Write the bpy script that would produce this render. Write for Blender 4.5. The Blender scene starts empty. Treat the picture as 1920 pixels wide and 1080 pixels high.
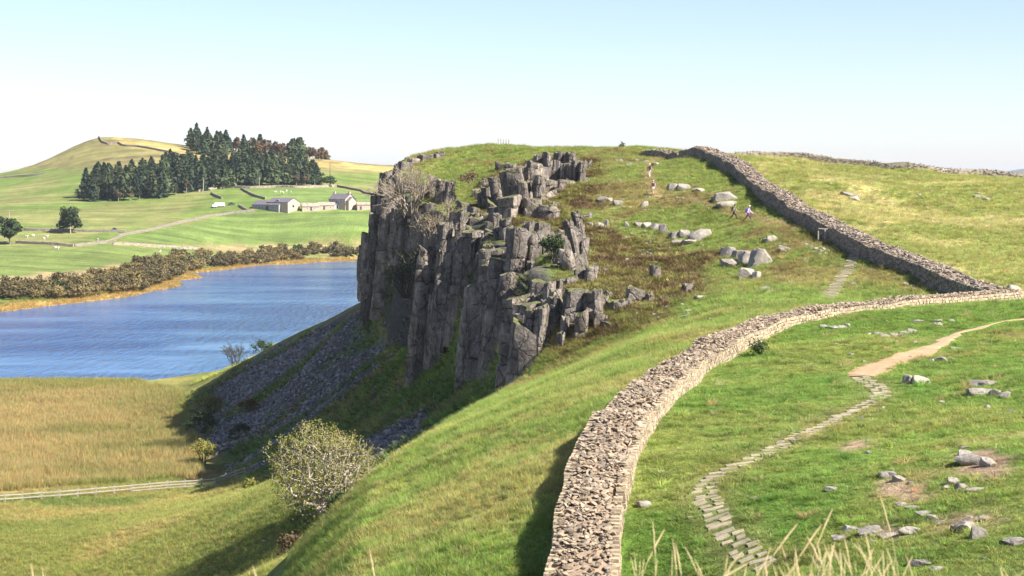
import bpy, bmesh, math, random, time
import numpy as np
from mathutils import Vector, Matrix
T0 = time.time()
random.seed(7)
RS = np.random.RandomState(11)
R = math.radians
SC = bpy.context.scene
COL = SC.collection

# ------------------------------------------------------------------ camera
CAM_Z = 42.0                       # eye height above the lough (lake level is z = 0)
FPX, HOR = 3200.0, 335.0           # focal length in photo pixels, row of the horizon
PITCH = math.atan((540 - HOR) / FPX)
cd = bpy.data.cameras.new('camera')
cd.sensor_width = 36.0
cd.lens = 36.0 * FPX / 1920.0
cd.clip_start, cd.clip_end = 0.5, 40000
cam = bpy.data.objects.new('camera', cd)
COL.objects.link(cam)
cam.location = (0, 0, CAM_Z)
cam.rotation_euler = (math.pi / 2 - PITCH, 0, 0)
SC.camera = cam

# ------------------------------------------------------------------ sky, sun, exposure
SUN_EL, SUN_AZ = R(42.5), R(120.0)     # azimuth clockwise from +Y (the view direction)
world = bpy.data.worlds.new('World')
SC.world = world
world.use_nodes = True
wn = world.node_tree
sky = wn.nodes.new('ShaderNodeTexSky')
sky.sky_type = 'NISHITA'
sky.sun_disc = False
sky.sun_elevation = SUN_EL
sky.sun_rotation = SUN_AZ
sky.altitude = 250
sky.air_density = 0.8
sky.dust_density = 0.7
sky.ozone_density = 3.0
bg = wn.nodes['Background']
bg.inputs['Strength'].default_value = 0.080
wbal = wn.nodes.new('ShaderNodeMix'); wbal.data_type = 'RGBA'; wbal.blend_type = 'MULTIPLY'      # white balance of the whole sky
wbal.inputs[0].default_value = 1.0
wbal.inputs[7].default_value = (1.085, 0.965, 0.985, 1)
wn.links.new(sky.outputs[0], wbal.inputs[6])
wn.links.new(wbal.outputs[2], bg.inputs[0])
sd = bpy.data.lights.new('sun', 'SUN')
sd.energy = 5.0
sd.angle = R(0.53)
sd.color = (1.0, 0.945, 0.86)
sun = bpy.data.objects.new('sun', sd)
COL.objects.link(sun)
SUN_DIR = Vector((math.cos(SUN_EL) * math.sin(SUN_AZ), math.cos(SUN_EL) * math.cos(SUN_AZ), math.sin(SUN_EL)))
sun.rotation_euler = (-SUN_DIR).to_track_quat('-Z', 'Y').to_euler()
sun.location = (60, -30, 120)
SC.view_settings.view_transform = 'Standard'
SC.view_settings.look = 'None'
SC.view_settings.gamma = 1.0
SC.view_settings.exposure = 1.40
SC.view_settings.use_curve_mapping = False

# ------------------------------------------------------------------ helpers
_c, _s = math.cos(PITCH), math.sin(PITCH)
def P(u, v, d):
    """point at forward distance d whose photograph position is (u, v)"""
    a, b = (u - 960.0) / FPX, (540.0 - v) / FPX
    fy = _c + b * _s
    fz = -_s + b * _c
    return np.array((a / fy * d, d, CAM_Z + fz / fy * d))
def proj(x, y, z):
    dz = z - CAM_Z
    f = y * _c - dz * _s
    up = y * _s + dz * _c
    return 960 + FPX * x / f, 540 - FPX * up / f

def _hash(ix, iy, s):
    h = (ix.astype(np.int64) * 374761393 + iy.astype(np.int64) * 668265263 + s * 974711) & 0x7fffffff
    h = ((h ^ (h >> 13)) * 1274126177) & 0x7fffffff
    return ((h ^ (h >> 16)) & 0xffff) / 65535.0
def vnoise(x, y, s=0):
    x = np.asarray(x, float); y = np.asarray(y, float)
    ix, iy = np.floor(x), np.floor(y)
    fx, fy = x - ix, y - iy
    fx = fx * fx * (3 - 2 * fx); fy = fy * fy * (3 - 2 * fy)
    a = _hash(ix, iy, s); b = _hash(ix + 1, iy, s)
    c = _hash(ix, iy + 1, s); d = _hash(ix + 1, iy + 1, s)
    return (a + (b - a) * fx + (c - a) * fy + (a - b - c + d) * fx * fy) * 2 - 1
def fbm(x, y, s=0, o=3):
    t, a, n = 0, 1.0, 0
    for k in range(o):
        t = t + a * vnoise(x * 2 ** k + 17.3 * k, y * 2 ** k - 9.1 * k, s + k)
        n += a; a *= 0.5
    return t / n
def sstep(a, b, x):
    t = np.clip((np.asarray(x, float) - a) / (b - a), 0, 1)
    return t * t * (3 - 2 * t)

class TPS:
    def __init__(self, pts, lam=1e-3):
        p = np.array(pts, float)
        self.s = 100.0
        self.c = p[:, :2] / self.s
        n = len(p)
        K = self.phi(self.c[:, None] - self.c[None]) + lam * np.eye(n)
        Q = np.hstack([np.ones((n, 1)), self.c])
        A = np.block([[K, Q], [Q.T, np.zeros((3, 3))]])
        self.w = np.linalg.solve(A, np.concatenate([p[:, 2], np.zeros(3)]))
    @staticmethod
    def phi(d):
        r2 = (d ** 2).sum(-1) + 1e-12
        return 0.5 * r2 * np.log(r2)
    def __call__(self, x, y):
        x = np.asarray(x, float); y = np.asarray(y, float)
        sh = np.broadcast(x, y).shape
        q = np.stack([np.broadcast_to(x, sh).ravel(), np.broadcast_to(y, sh).ravel()], 1) / self.s
        out = np.empty(len(q))
        for i in range(0, len(q), 20000):
            k = q[i:i + 20000]
            out[i:i + 20000] = self.phi(k[:, None] - self.c[None]) @ self.w[:-3] + self.w[-3] + k @ self.w[-2:]
        return out.reshape(sh)

def tag(o, label=None, cat=None, group=None, kind=None):
    if label: o['label'] = label
    if cat: o['category'] = cat
    if group: o['group'] = group
    if kind: o['kind'] = kind
    return o
def mesh_np(name, V, Fc, mats=(), smooth=False, col=None, mi=None):
    """V (n,3); Fc (m,k) uniform polygons or list"""
    me = bpy.data.meshes.new(name)
    V = np.asarray(V, np.float32)
    if isinstance(Fc, np.ndarray):
        m, k = Fc.shape
        me.vertices.add(len(V)); me.vertices.foreach_set('co', V.ravel())
        me.loops.add(m * k); me.loops.foreach_set('vertex_index', Fc.astype(np.int32).ravel())
        me.polygons.add(m)
        me.polygons.foreach_set('loop_start', np.arange(0, m * k, k, dtype=np.int32))
        me.polygons.foreach_set('loop_total', np.full(m, k, np.int32))
    else:
        me.from_pydata(V.tolist(), [], Fc)
    for mt in mats: me.materials.append(mt)
    if mi is not None: me.polygons.foreach_set('material_index', np.asarray(mi, np.int32))
    me.polygons.foreach_set('use_smooth', np.full(len(me.polygons), smooth, bool))
    if col is not None:
        at = me.color_attributes.new('col', 'FLOAT_COLOR', 'POINT')
        c = np.ones((len(V), 4), np.float32); c[:, :3] = col
        at.data.foreach_set('color', c.ravel())
    me.update(calc_edges=True)
    me.validate()
    return me
def obj(name, me, parent=None, loc=None, rot=None, scale=None):
    o = bpy.data.objects.new(name, me)
    COL.objects.link(o)
    if parent is not None: o.parent = parent
    if loc is not None: o.location = loc
    if rot is not None: o.rotation_euler = rot
    if scale is not None: o.scale = scale
    return o
def empty(name, loc=(0, 0, 0), rz=0):
    o = bpy.data.objects.new(name, None)
    o.empty_display_size = 0.5
    COL.objects.link(o)
    o.location = loc; o.rotation_euler = (0, 0, rz)
    return o
def child(name, me, parent, loc=None, rot=None, scale=None):
    """child of an unrotated-or-not parent, coordinates in the parent's frame"""
    return obj(name, me, parent, loc, rot, scale)

# ---- node helpers
class NT:
    def __init__(self, m):
        self.t = m.node_tree; self.b = self.t.nodes['Principled BSDF']
    def n(self, typ, **kw):
        k = self.t.nodes.new(typ)
        for a, b in kw.items():
            if a.startswith('i_'): k.inputs[a[2:].replace('_', ' ')].default_value = b
            else: setattr(k, a, b)
        return k
    def l(self, a, b): self.t.links.new(a, b)
    def noise(self, vec, scale, detail=3, rough=0.55, dist=0.0):
        k = self.n('ShaderNodeTexNoise'); k.inputs['Scale'].default_value = scale
        k.inputs['Detail'].default_value = detail; k.inputs['Roughness'].default_value = rough
        k.inputs['Distortion'].default_value = dist
        if vec is not None: self.l(vec, k.inputs['Vector'])
        return k.outputs['Fac']
    def ramp(self, fac, stops):
        k = self.n('ShaderNodeValToRGB')
        e = k.color_ramp.elements
        while len(e) < len(stops): e.new(0.5)
        for a, (p, c) in zip(e, stops):
            a.position = p
            a.color = (c, c, c, 1) if isinstance(c, (int, float)) else (*c, 1)
        self.l(fac, k.inputs[0])
        return k.outputs[0]
    def mix(self, fac, a, b, mode='MIX'):
        k = self.n('ShaderNodeMix', data_type='RGBA', blend_type=mode)
        k.clamp_factor = True
        for q, v in ((0, fac), (6, a), (7, b)):
            s = k.inputs[q]
            if hasattr(v, 'is_output'): self.l(v, s)
            elif isinstance(v, (int, float)): s.default_value = v if q == 0 else (v, v, v, 1)
            else: s.default_value = (*v, 1)
        return k.outputs[2]
    def math(self, op, a, b=None):
        k = self.n('ShaderNodeMath', operation=op)
        for s, v in zip(k.inputs, (a, b)):
            if v is None: continue
            if hasattr(v, 'is_output'): self.l(v, s)
            else: s.default_value = v
        return k.outputs[0]
    def bump(self, h, strength, dist, prev=None):
        k = self.n('ShaderNodeBump')
        k.inputs['Strength'].default_value = strength; k.inputs['Distance'].default_value = dist
        self.l(h, k.inputs['Height'])
        if prev is not None: self.l(prev, k.inputs['Normal'])
        return k.outputs[0]
def new_mat(name, col=(.5, .5, .5), rough=0.9, spec=0.25):
    m = bpy.data.materials.new(name)
    m.use_nodes = True
    b = m.node_tree.nodes['Principled BSDF']
    b.inputs['Base Color'].default_value = (*col, 1)
    b.inputs['Roughness'].default_value = rough
    b.inputs['Specular IOR Level'].default_value = spec
    return m
def pos(t, mapping=None):
    g = t.n('ShaderNodeNewGeometry').outputs['Position']
    if mapping:
        k = t.n('ShaderNodeMapping'); k.inputs['Scale'].default_value = mapping
        t.l(g, k.inputs['Vector']); return k.outputs[0]
    return g
def objco(t):
    return t.n('ShaderNodeTexCoord').outputs['Object']

# ------------------------------------------------------------------ plan of the ground
# Roman wall: line of the wall top (photo column, row, distance)
WALL_TOP = [(1070, 1230, 49.5), (1088, 1080, 54), (1108, 938, 60), (1121, 879, 63.5), (1131, 834, 67), (1152, 790, 71.5),
            (1172, 765, 75), (1205, 735, 80), (1255, 695, 88), (1305, 660, 96), (1370, 625, 104), (1440, 595, 111),
            (1520, 578, 116), (1600, 571, 119.5), (1700, 560, 124), (1800, 552, 128), (1895, 545, 131.5)]
WALL2_TOP = [(1880, 544, 132.5), (1800, 518, 138), (1720, 482, 147), (1650, 457, 156), (1600, 437, 164), (1545, 405, 175),
             (1500, 385, 184), (1440, 345, 200), (1390, 310, 216), (1350, 286, 232), (1322, 277, 240), (1288, 281, 247)]
WALL3_TOP = [(1282, 289, 250), (1262, 284, 255), (1240, 279, 259), (1212, 279, 263)]
def resample(pts, step):
    p = np.array(pts, float)
    # Catmull-Rom through the points, then even spacing
    q = np.vstack([2 * p[0] - p[1], p, 2 * p[-1] - p[-2]])
    out = []
    for i in range(1, len(q) - 2):
        for t in np.linspace(0, 1, 24, endpoint=False):
            a, b, c, d = q[i - 1], q[i], q[i + 1], q[i + 2]
            out.append(0.5 * (2 * b + (c - a) * t + (2 * a - 5 * b + 4 * c - d) * t * t + (3 * b - a - 3 * c + d) * t ** 3))
    out.append(p[-1]); out = np.array(out)
    s = np.concatenate([[0], np.cumsum(np.linalg.norm(np.diff(out[:, :2], axis=0), axis=1))])
    n = max(2, int(s[-1] / step) + 1)
    ss = np.linspace(0, s[-1], n)
    return np.stack([np.interp(ss, s, out[:, k]) for k in range(out.shape[1])], 1)
wall_c = resample([P(*w) for w in WALL_TOP], 0.5)
wall2_c = resample([P(*w) for w in WALL2_TOP], 0.5)
wall3_c = resample([P(*w) for w in WALL3_TOP], 0.5)
def side(c):
    t = np.gradient(c[:, :2], axis=0)
    t /= np.linalg.norm(t, axis=1)[:, None] + 1e-9
    return t, np.stack([t[:, 1], -t[:, 0]], 1)       # tangent, right-hand normal

PA = []                                               # upper ground
def addA(*l):
    for a in l: PA.append(P(*a))
for c, hl, hr, w in ((wall_c, 1.15, 1.0, 1.9), (wall2_c, 1.65, 0.85, 1.9), (wall3_c, 1.2, 0.8, 1.6)):
    t, nrm = side(c)
    for i in range(2, len(c), 10):
        f = 1.0
        if c is wall_c: f = np.interp(c[i, 1], [50, 70, 110, 122, 131], [1, 1, .8, .45, .35])
        PA.append((*(c[i, :2] - nrm[i] * w), c[i, 2] - hl * (f if f > .6 else .8)))
        PA.append((*(c[i, :2] + nrm[i] * w), c[i, 2] - hr * f))
# foreground brow and the pasture right of the wall
PA += [(0, 0, 40.3), (-6, 2, 40.2), (8, 2, 40.3), (0, 7, 40.28), (-6, 7.5, 40.1), (5, 7.5, 40.2), (2, 8, 40.07), (12, 8, 40.1), (-14, 8, 39.2), (20, 10, 39.8), (0, 9.5, 39.4), (6, 10, 39.3),
       (0, 16, 37.2), (8, 16, 37.4), (-10, 16, 36.2), (0, 28, 33.6), (10, 28, 34.0), (-10, 28, 32.2), (22, 28, 34.8), (-5, 42, 29.6), (32, 45, 34.5), (40, 70, 34.5), (48, 110, 34),
       (-14, 45, 27.5), (-20, 28, 29.5), (-16, 60, 24.5), (60, 170, 38), (75, 230, 42), (62, 130, 35), (60, 270, 38)]
addA((1400, 1079, 47), (1900, 1000, 46), (1700, 950, 53), (1300, 1000, 56), (1310, 900, 64), (1500, 800, 75), (1700, 700, 90),
     (1900, 620, 108), (1920, 800, 66), (1600, 640, 101), (1740, 640, 102), (1920, 1079, 42), (1400, 760, 81), (1920, 700, 85), (1250, 850, 69))
# grassy slope left of the wall
addA((1000, 1000, 61.5), (900, 1000, 66), (750, 1000, 73), (640, 1060, 71), (1000, 850, 80), (850, 850, 91), (750, 925, 89), (1030, 740, 103),
     (900, 785, 113), (1200, 650, 116), (1100, 682, 124), (960, 742, 128), (700, 960, 83))
# hill above the crag
addA((1000, 715, 143), (1100, 650, 141), (1150, 600, 145), (1250, 600, 138), (1150, 540, 160), (1200, 470, 184), (1100, 400, 207),
     (1300, 440, 187), (1450, 520, 153), (1550, 540, 141), (1300, 520, 164), (1400, 413, 194), (1217, 333, 216), (1224, 358, 209),
     (1300, 350, 213), (1060, 330, 238), (1020, 385, 204), (940, 330, 250), (1120, 300, 255), (1400, 560, 134), (1330, 600, 127))
addA((860, 310, 268), (760, 318, 268), (800, 292, 275), (910, 272, 285), (960, 277, 285), (1030, 275, 285), (1100, 280, 280), (1200, 281, 272), (1260, 288, 262))
# right-hand hill
addA((1920, 540, 139), (1900, 440, 171), (1700, 400, 192), (1900, 380, 202), (1600, 335, 228), (1500, 315, 240), (1900, 341, 240), (1700, 320, 246),
     (1400, 299, 250), (1800, 332, 244), (1800, 480, 158), (2100, 350, 240), (2100, 500, 150), (1600, 310, 256), (1800, 334, 262), (1500, 303, 262))
# back of the hill
PA += [(-14, 310, 43), (0, 320, 44), (25, 310, 43), (50, 310, 40), (0, 360, 30), (40, 360, 30), (80, 330, 33), (-30, 340, 34), (-20, 290, 44.5)]
# ground that the crag edge rests on (left of the edge, never seen as ground)
PA += [(-24, 270, 40.5), (-10, 205, 35), (-6, 172, 34), (-6, 150, 30), (-10, 230, 37)]

PB = []                                               # lower ground: scree, meadow, far fields
def addB(*l):
    for a in l: PB.append(P(*a))
# meadow and reed bed
for u, v, d, z in ((0, 1080, 178, .9), (0, 950, 217, .7), (200, 800, 288, .45), (0, 800, 288, .45), (350, 850, 255, .6),
                   (0, 715, 355, .12), (200, 712, 358, .1), (300, 715, 352, .1), (-300, 1000, 200, .9), (-300, 800, 290, .5), (-300, 715, 356, .1),
                   (430, 895, 237, .9), (300, 1200, 150, 1.2), (0, 1300, 130, 1.5)):
    p = P(u, v, d); PB.append((p[0], p[1], z))
addB((600, 985, 150), (480, 958, 163), (520, 1040, 150), (430, 1000, 164), (560, 940, 160), (660, 960, 146), (380, 960, 182), (400, 1060, 158), (300, 1050, 168), (200, 1000, 186))
PB += [(-34, 150, 3.0), (-34, 110, 3.4), (-38, 80, 4), (-42, 50, 5), (-22, 130, 10.5), (-20, 100, 11.0), (-24, 60, 10)]
# scree: from the foot of the crag down to the lough
addB((690, 575, 262), (745, 590, 250), (840, 615, 213), (880, 625, 200), (950, 680, 176), (985, 722, 152), (520, 642, 318), (600, 612, 292), (432, 692, 345), (640, 660, 252), (560, 720, 256),
     (470, 800, 262), (700, 720, 222), (800, 700, 198), (850, 745, 178), (700, 800, 205), (770, 830, 172), (600, 800, 226), (900, 720, 172))
PB += [(-40, 246, 1.3), (-48, 262, 1.0), (-55, 290, .6), (-66, 330, .4), (-70, 350, .1), (-60, 352, 2.0), (-7, 140, 16.5), (-14, 120, 11.5),
       (-55, 400, -1), (-48, 400, 3), (-42, 460, 0), (-75, 430, -1.6), (-65, 520, -1.5), (-40, 360, 9), (-50, 520, -1.8), (-30, 420, 14), (-36, 520, -1), (-30, 480, 6), (-20, 520, 10)]
# bed of the lough
for u, v, d in ((0, 640, 440), (200, 640, 440), (380, 640, 440), (300, 580, 520), (500, 560, 580), (600, 540, 640), (560, 510, 740), (420, 540, 640), (-200, 640, 440), (-200, 600, 500), (100, 610, 490), (620, 500, 800), (0, 690, 380), (200, 690, 380), (300, 690, 380), (680, 560, 590), (700, 495, 820)):
    p = P(u, v, d); PB.append((p[0], p[1], -2.2))
for u, v, d in ((-200, 605, 497), (0, 585, 537), (100, 573, 565), (200, 561, 595), (290, 545, 640), (335, 525, 707), (350, 515, 747), (450, 502, 805), (560, 494, 845), (680, 488, 879), (760, 486, 890)):
    p = P(u, v, d); PB.append((p[0], p[1], 0.05))
    q = P(u, v, d * 1.03); PB.append((q[0], q[1], 0.9))
# far fields and hills
addB((0, 510, 700), (100, 495, 735), (300, 483, 800), (450, 468, 880), (600, 455, 905), (690, 448, 915), (0, 455, 820), (200, 455, 830), (-200, 470, 790),
     (430, 402, 955), (520, 395, 960), (600, 393, 962), (680, 391, 966), (760, 392, 966), (100, 400, 960), (250, 388, 1005), (170, 384, 1015), (0, 370, 1120), (-200, 380, 1080), (480, 353, 1070), (680, 362, 1075), (600, 352, 1075),
     (350, 362, 1058), (350, 430, 900), (100, 430, 890), (500, 430, 930),
     (620, 300, 1265), (500, 302, 1230), (400, 300, 1230), (345, 284, 1255), (190, 255, 1310), (240, 257, 1320), (340, 272, 1300), (130, 280, 1290), (90, 305, 1270), (0, 327, 1260), (-200, 338, 1260),
     (160, 335, 1150), (260, 335, 1150), (200, 300, 1225), (280, 300, 1215), (700, 307, 1290), (780, 309, 1310), (900, 310, 1320), (650, 332, 1175), (740, 342, 1175), (180, 258, 1305), (140, 273, 1292), (60, 316, 1265), (0, 340, 1360), (90, 325, 1360), (130, 300, 1350), (190, 268, 1370), (-200, 350, 1360), (340, 290, 1380), (620, 316, 1380), (160, 265, 1298), (110, 292, 1280), (170, 285, 1260), (120, 318, 1220), (60, 335, 1200))
PB += [(-320, 1600, 20), (-100, 1600, 15), (200, 1600, 10), (-500, 1600, 10), (500, 1500, 10), (300, 1100, 20), (120, 700, 18), (60, 500, 18), (300, 500, 20), (600, 1000, 15), (40, 300, 20), (150, 300, 20),
       (20, 150, 18), (20, 60, 15), (100, 100, 15), (-320, 1900, -25), (0, 1900, -25), (400, 1900, -25), (-700, 1900, -25), (-180, 200, 2), (-180, 320, .6)]
tpsA, tpsB = TPS(PA, 2e-3), TPS(PB, 2e-3)

_EY = np.array([-20, 30, 60, 75, 100, 125, 140, 148, 158, 172, 190, 205, 225, 245, 262, 285, 300, 340, 400])
_EX = np.array([-11, -8, -5.5, -6.5, -8.0, -3.5, 0, 2.6, 4.5, 3.0, -1, -3.5, -9, -14, -17.5, -18, -13, 0, 15.])
_EW = np.array([20, 18, 15, 14, 13, 9.5, 7, 5, 5, 5, 5, 5, 5, 5, 5, 6, 8, 12, 20.])
def Hparts(x, y):
    x = np.asarray(x, float); y = np.asarray(y, float)
    A = tpsA(x, y); B = tpsB(x, y)
    B = np.where(y < 358, np.maximum(B, 0.4 - 0.5 * sstep(344, 357, y)), B)
    xe = np.interp(y, _EY, _EX); w = np.interp(y, _EY, _EW)
    crag = sstep(138, 150, y) * (1 - sstep(285, 320, y))
    xe = xe + crag * (1.6 * vnoise(y / 7.0, x * 0 + 3.1, 5) + 0.8 * vnoise(y / 2.6, x * 0, 6))
    e = (x - xe) * 0.95
    t = np.clip(1 + e / w, 0, 1)
    s = np.where(crag > .5, sstep(0, 1, t), 1 - (1 - t) ** 1.25)
    s = s * (1 - sstep(330, 430, y))
    return A, B, s, e, crag
def H(x, y):
    A, B, s, e, crag = Hparts(x, y)
    z = B + (A - B) * s
    far = sstep(300, 700, y)
    n = 0.10 * fbm(x / 2.2, y / 2.2, 21, 2) + 0.30 * fbm(x / 9, y / 9, 22, 2)
    n = n + s * sstep(125, 190, y) * (0.45 * fbm(x / 5.0, y / 5.0, 25, 3))      # hummocky crag top
    n = n * (1 - far) + far * (1.6 * fbm(x / 60, y / 60, 23, 3) + 0.25 * fbm(x / 8, y / 8, 24, 2))
    low = sstep(0.0, 2.5, np.abs(z - 0.0))                                       # keep shores and meadow level
    return z + n * (0.12 + 0.88 * low)
def H1(x, y): return float(H(np.array([x]), np.array([y]))[0])
def hit(u, v, d0=38.0, d1=1500.0, n=2600):
    """first point of the ground seen at photo position (u, v)"""
    d = np.geomspace(d0, d1, n)
    p = P(u, v, 1.0)
    x = p[0] * d; z = CAM_Z + (p[2] - CAM_Z) * d
    h = H(x, d)
    k = np.argmax(h >= z)
    if h[k] < z[k]: k = n - 1
    if k > 0:
        g0, g1 = (z - h)[k - 1], (z - h)[k]
        f = g0 / (g0 - g1 + 1e-9)
        dd = d[k - 1] + (d[k] - d[k - 1]) * min(max(f, 0), 1)
    else: dd = d[0]
    return np.array((p[0] * dd, dd, H1(p[0] * dd, dd)))
def hits(uv, d0=38.0, d1=1500.0, n=900):
    """hit() for many photo positions at once"""
    uv = np.asarray(uv, float)
    d = np.geomspace(d0, d1, n)
    out = []
    for i in range(0, len(uv), 120):
        c = uv[i:i + 120]
        a = np.array([P(u, v, 1.0) for u, v in c])
        x = a[:, 0:1] * d; z = CAM_Z + (a[:, 2:3] - CAM_Z) * d
        g = z - H(x, np.broadcast_to(d, x.shape))
        k = np.argmax(g <= 0, 1); k = np.where((g <= 0).any(1), k, n - 1); k = np.maximum(k, 1)
        r = np.arange(len(c))
        g0, g1 = g[r, k - 1], g[r, k]
        dd = d[k - 1] + (d[k] - d[k - 1]) * np.clip(g0 / (g0 - g1 + 1e-9), 0, 1)
        out.append(np.stack([a[:, 0] * dd, dd], 1))
    o = np.vstack(out)
    return np.column_stack([o, H(o[:, 0], o[:, 1])])

# ------------------------------------------------------------------ ground sheet (fan-shaped grid, one mesh)
rows = np.concatenate([np.linspace(1.2, 12, 40, endpoint=False), np.linspace(12, 42, 40, endpoint=False), np.linspace(42, 132, 200, endpoint=False),
                       np.linspace(132, 300, 270, endpoint=False), np.geomspace(300, 1450, 200, endpoint=False), np.geomspace(1450, 2200, 12)])
tans = np.concatenate([np.linspace(-.62, -.34, 24, endpoint=False), np.linspace(-.34, .34, 560), np.linspace(.34, .62, 25)[1:]])
GY, GT = np.meshgrid(rows, tans, indexing='ij')
GX = GT * np.maximum(GY, 4.0)
GZ = H(GX, GY)
NR, NC = GZ.shape
def Hq(x, y):
    """height of the ground mesh itself"""
    x = np.asarray(x, float); y = np.clip(np.asarray(y, float), rows[0], rows[-1] - 1e-6)
    r = np.interp(y, rows, np.arange(NR)); c = np.interp(x / np.maximum(y, 4.0), tans, np.arange(NC))
    i = np.minimum(r.astype(int), NR - 2); j = np.minimum(c.astype(int), NC - 2)
    a, b = r - i, c - j
    return (GZ[i, j] * (1 - a) * (1 - b) + GZ[i + 1, j] * a * (1 - b) + GZ[i, j + 1] * (1 - a) * b + GZ[i + 1, j + 1] * a * b)
H = Hq                                    # from here on every placement uses the mesh
def gnormal(x, y, e=0.4):
    gx = (H(x + e, y) - H(x - e, y)) / (2 * e); gy = (H(x, y + e) - H(x, y - e)) / (2 * e)
    n = np.stack([-gx, -gy, np.ones_like(gx)], -1)
    return n / np.linalg.norm(n, axis=-1, keepdims=True)
def inpoly(x, y, poly):
    poly = np.asarray(poly)[:, :2]
    ins = np.zeros(np.shape(x), bool)
    px, py = poly[-1]
    for qx, qy in poly:
        c = ((qy > y) != (py > y)) & (x < (px - qx) * (y - qy) / (py - qy + 1e-12) + qx)
        ins ^= c; px, py = qx, qy
    return ins
def dist_line(x, y, line):
    """distance to a polyline"""
    line = np.asarray(line)[:, :2]; d = np.full(np.shape(x), 1e9)
    for (ax, ay), (bx, by) in zip(line[:-1], line[1:]):
        vx, vy = bx - ax, by - ay
        t = np.clip(((x - ax) * vx + (y - ay) * vy) / (vx * vx + vy * vy + 1e-9), 0, 1)
        d = np.minimum(d, np.hypot(x - ax - t * vx, y - ay - t * vy))
    return d
def soft(x, y, poly, w):
    """1 inside a plan polygon, fading over w metres, edge broken up by noise"""
    poly = np.asarray(poly)
    d = dist_line(x, y, np.vstack([poly, poly[:1]]))
    d = np.where(inpoly(x, y, poly), d, -d) + w * 0.9 * fbm(x / (w * 1.2), y / (w * 1.2), 41, 3)
    return sstep(-w * .5, w * .5, d)
def scatter_poly(poly, n, rs):
    poly = np.asarray(poly)[:, :2]; lo, hi = poly.min(0), poly.max(0); out = []
    while sum(map(len, out)) < n:
        q = rs.uniform(lo, hi, (n * 3, 2)); out.append(q[inpoly(q[:, 0], q[:, 1], poly)])
    return np.vstack(out)[:n]
def W(uv, **k): return hits(np.array(uv), **k)[:, :2]

Z_reed = W([(-150, 716), (250, 716), (330, 730), (355, 790), (380, 850), (380, 895), (200, 908), (-150, 930)], d0=150)
Z_heath = W([(1080, 425), (1200, 432), (1330, 470), (1340, 520), (1300, 560), (1200, 620), (1130, 600), (1060, 545), (1075, 480)], d0=120)
Z_heath2 = W([(870, 400), (915, 335), (990, 305), (1060, 292), (1135, 312), (1110, 345), (1090, 420), (1060, 470), (1020, 440), (950, 425)], d0=120)
Z_scree = W([(695, 592), (640, 607), (520, 648), (420, 706), (366, 800), (396, 874), (470, 888), (560, 835), (650, 765), (735, 690), (765, 640)], d0=150)
Z_scree2 = W([(800, 770), (735, 800), (660, 830), (690, 900), (740, 880), (800, 820)], d0=150)
Z_bank = W([(700, 560), (520, 650), (420, 705), (345, 740), (360, 850), (420, 890), (480, 900), (560, 870), (640, 930), (720, 900), (800, 800), (900, 760), (985, 735), (985, 690), (850, 600), (740, 570)], d0=146)
Z_soil = [W(k, d0=42, d1=140) for k in ([(1662, 905), (1720, 912), (1748, 940), (1700, 952), (1668, 930)], [(1795, 850), (1870, 842), (1895, 880), (1880, 905), (1815, 890)], [(1640, 985), (1700, 975), (1690, 1005), (1630, 1010)], [(1760, 965), (1840, 962), (1850, 985), (1780, 985)], [(1590, 830), (1615, 826), (1612, 842), (1590, 842)])]
Z_straw = W([(1450, 320), (1900, 370), (1920, 520), (1800, 500), (1650, 420), (1500, 350)], d0=120)
Z_farm = W([(500, 372), (460, 356), (630, 354), (720, 375), (720, 440), (500, 455), (340, 455), (240, 455), (300, 430), (420, 402), (480, 392)], d0=500)
Z_low = W([(-150, 470), (140, 464), (370, 470), (300, 495), (150, 505), (-150, 530)], d0=500)
Z_dry = W([(-150, 520), (150, 508), (300, 487), (310, 500), (200, 520), (-150, 545)], d0=500)
Z_dry2 = W([(330, 459), (430, 457), (700, 445), (720, 470), (500, 476), (420, 472)], d0=500)
Z_hillw = W([(190, 257), (215, 268), (335, 290), (420, 306), (760, 330), (800, 313), (640, 303), (340, 276), (240, 261)], d0=900)
PATH = W([(1612, 706), (1640, 690), (1680, 676), (1730, 660), (1770, 640), (1800, 624), (1838, 615), (1880, 604), (1925, 598)], d0=45, d1=140)
FLAG = W([(1612, 708), (1650, 730), (1640, 750), (1612, 765), (1570, 785), (1530, 805), (1490, 822), (1450, 842), (1420, 858), (1390, 870), (1360, 882), (1335, 898),
          (1322, 920), (1330, 945), (1345, 965), (1360, 990), (1380, 1015), (1410, 1040), (1430, 1060)], d0=42, d1=140)
STEPS = W([(1605, 462), (1600, 480), (1592, 500), (1580, 520), (1565, 540), (1553, 562)], d0=135, d1=220)
STEPS2 = W([(1605, 462), (1590, 450), (1560, 440), (1500, 425), (1440, 415), (1400, 405), (1300, 372), (1230, 366), (1215, 335), (1222, 305), (1235, 292)], d0=135, d1=270)

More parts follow.
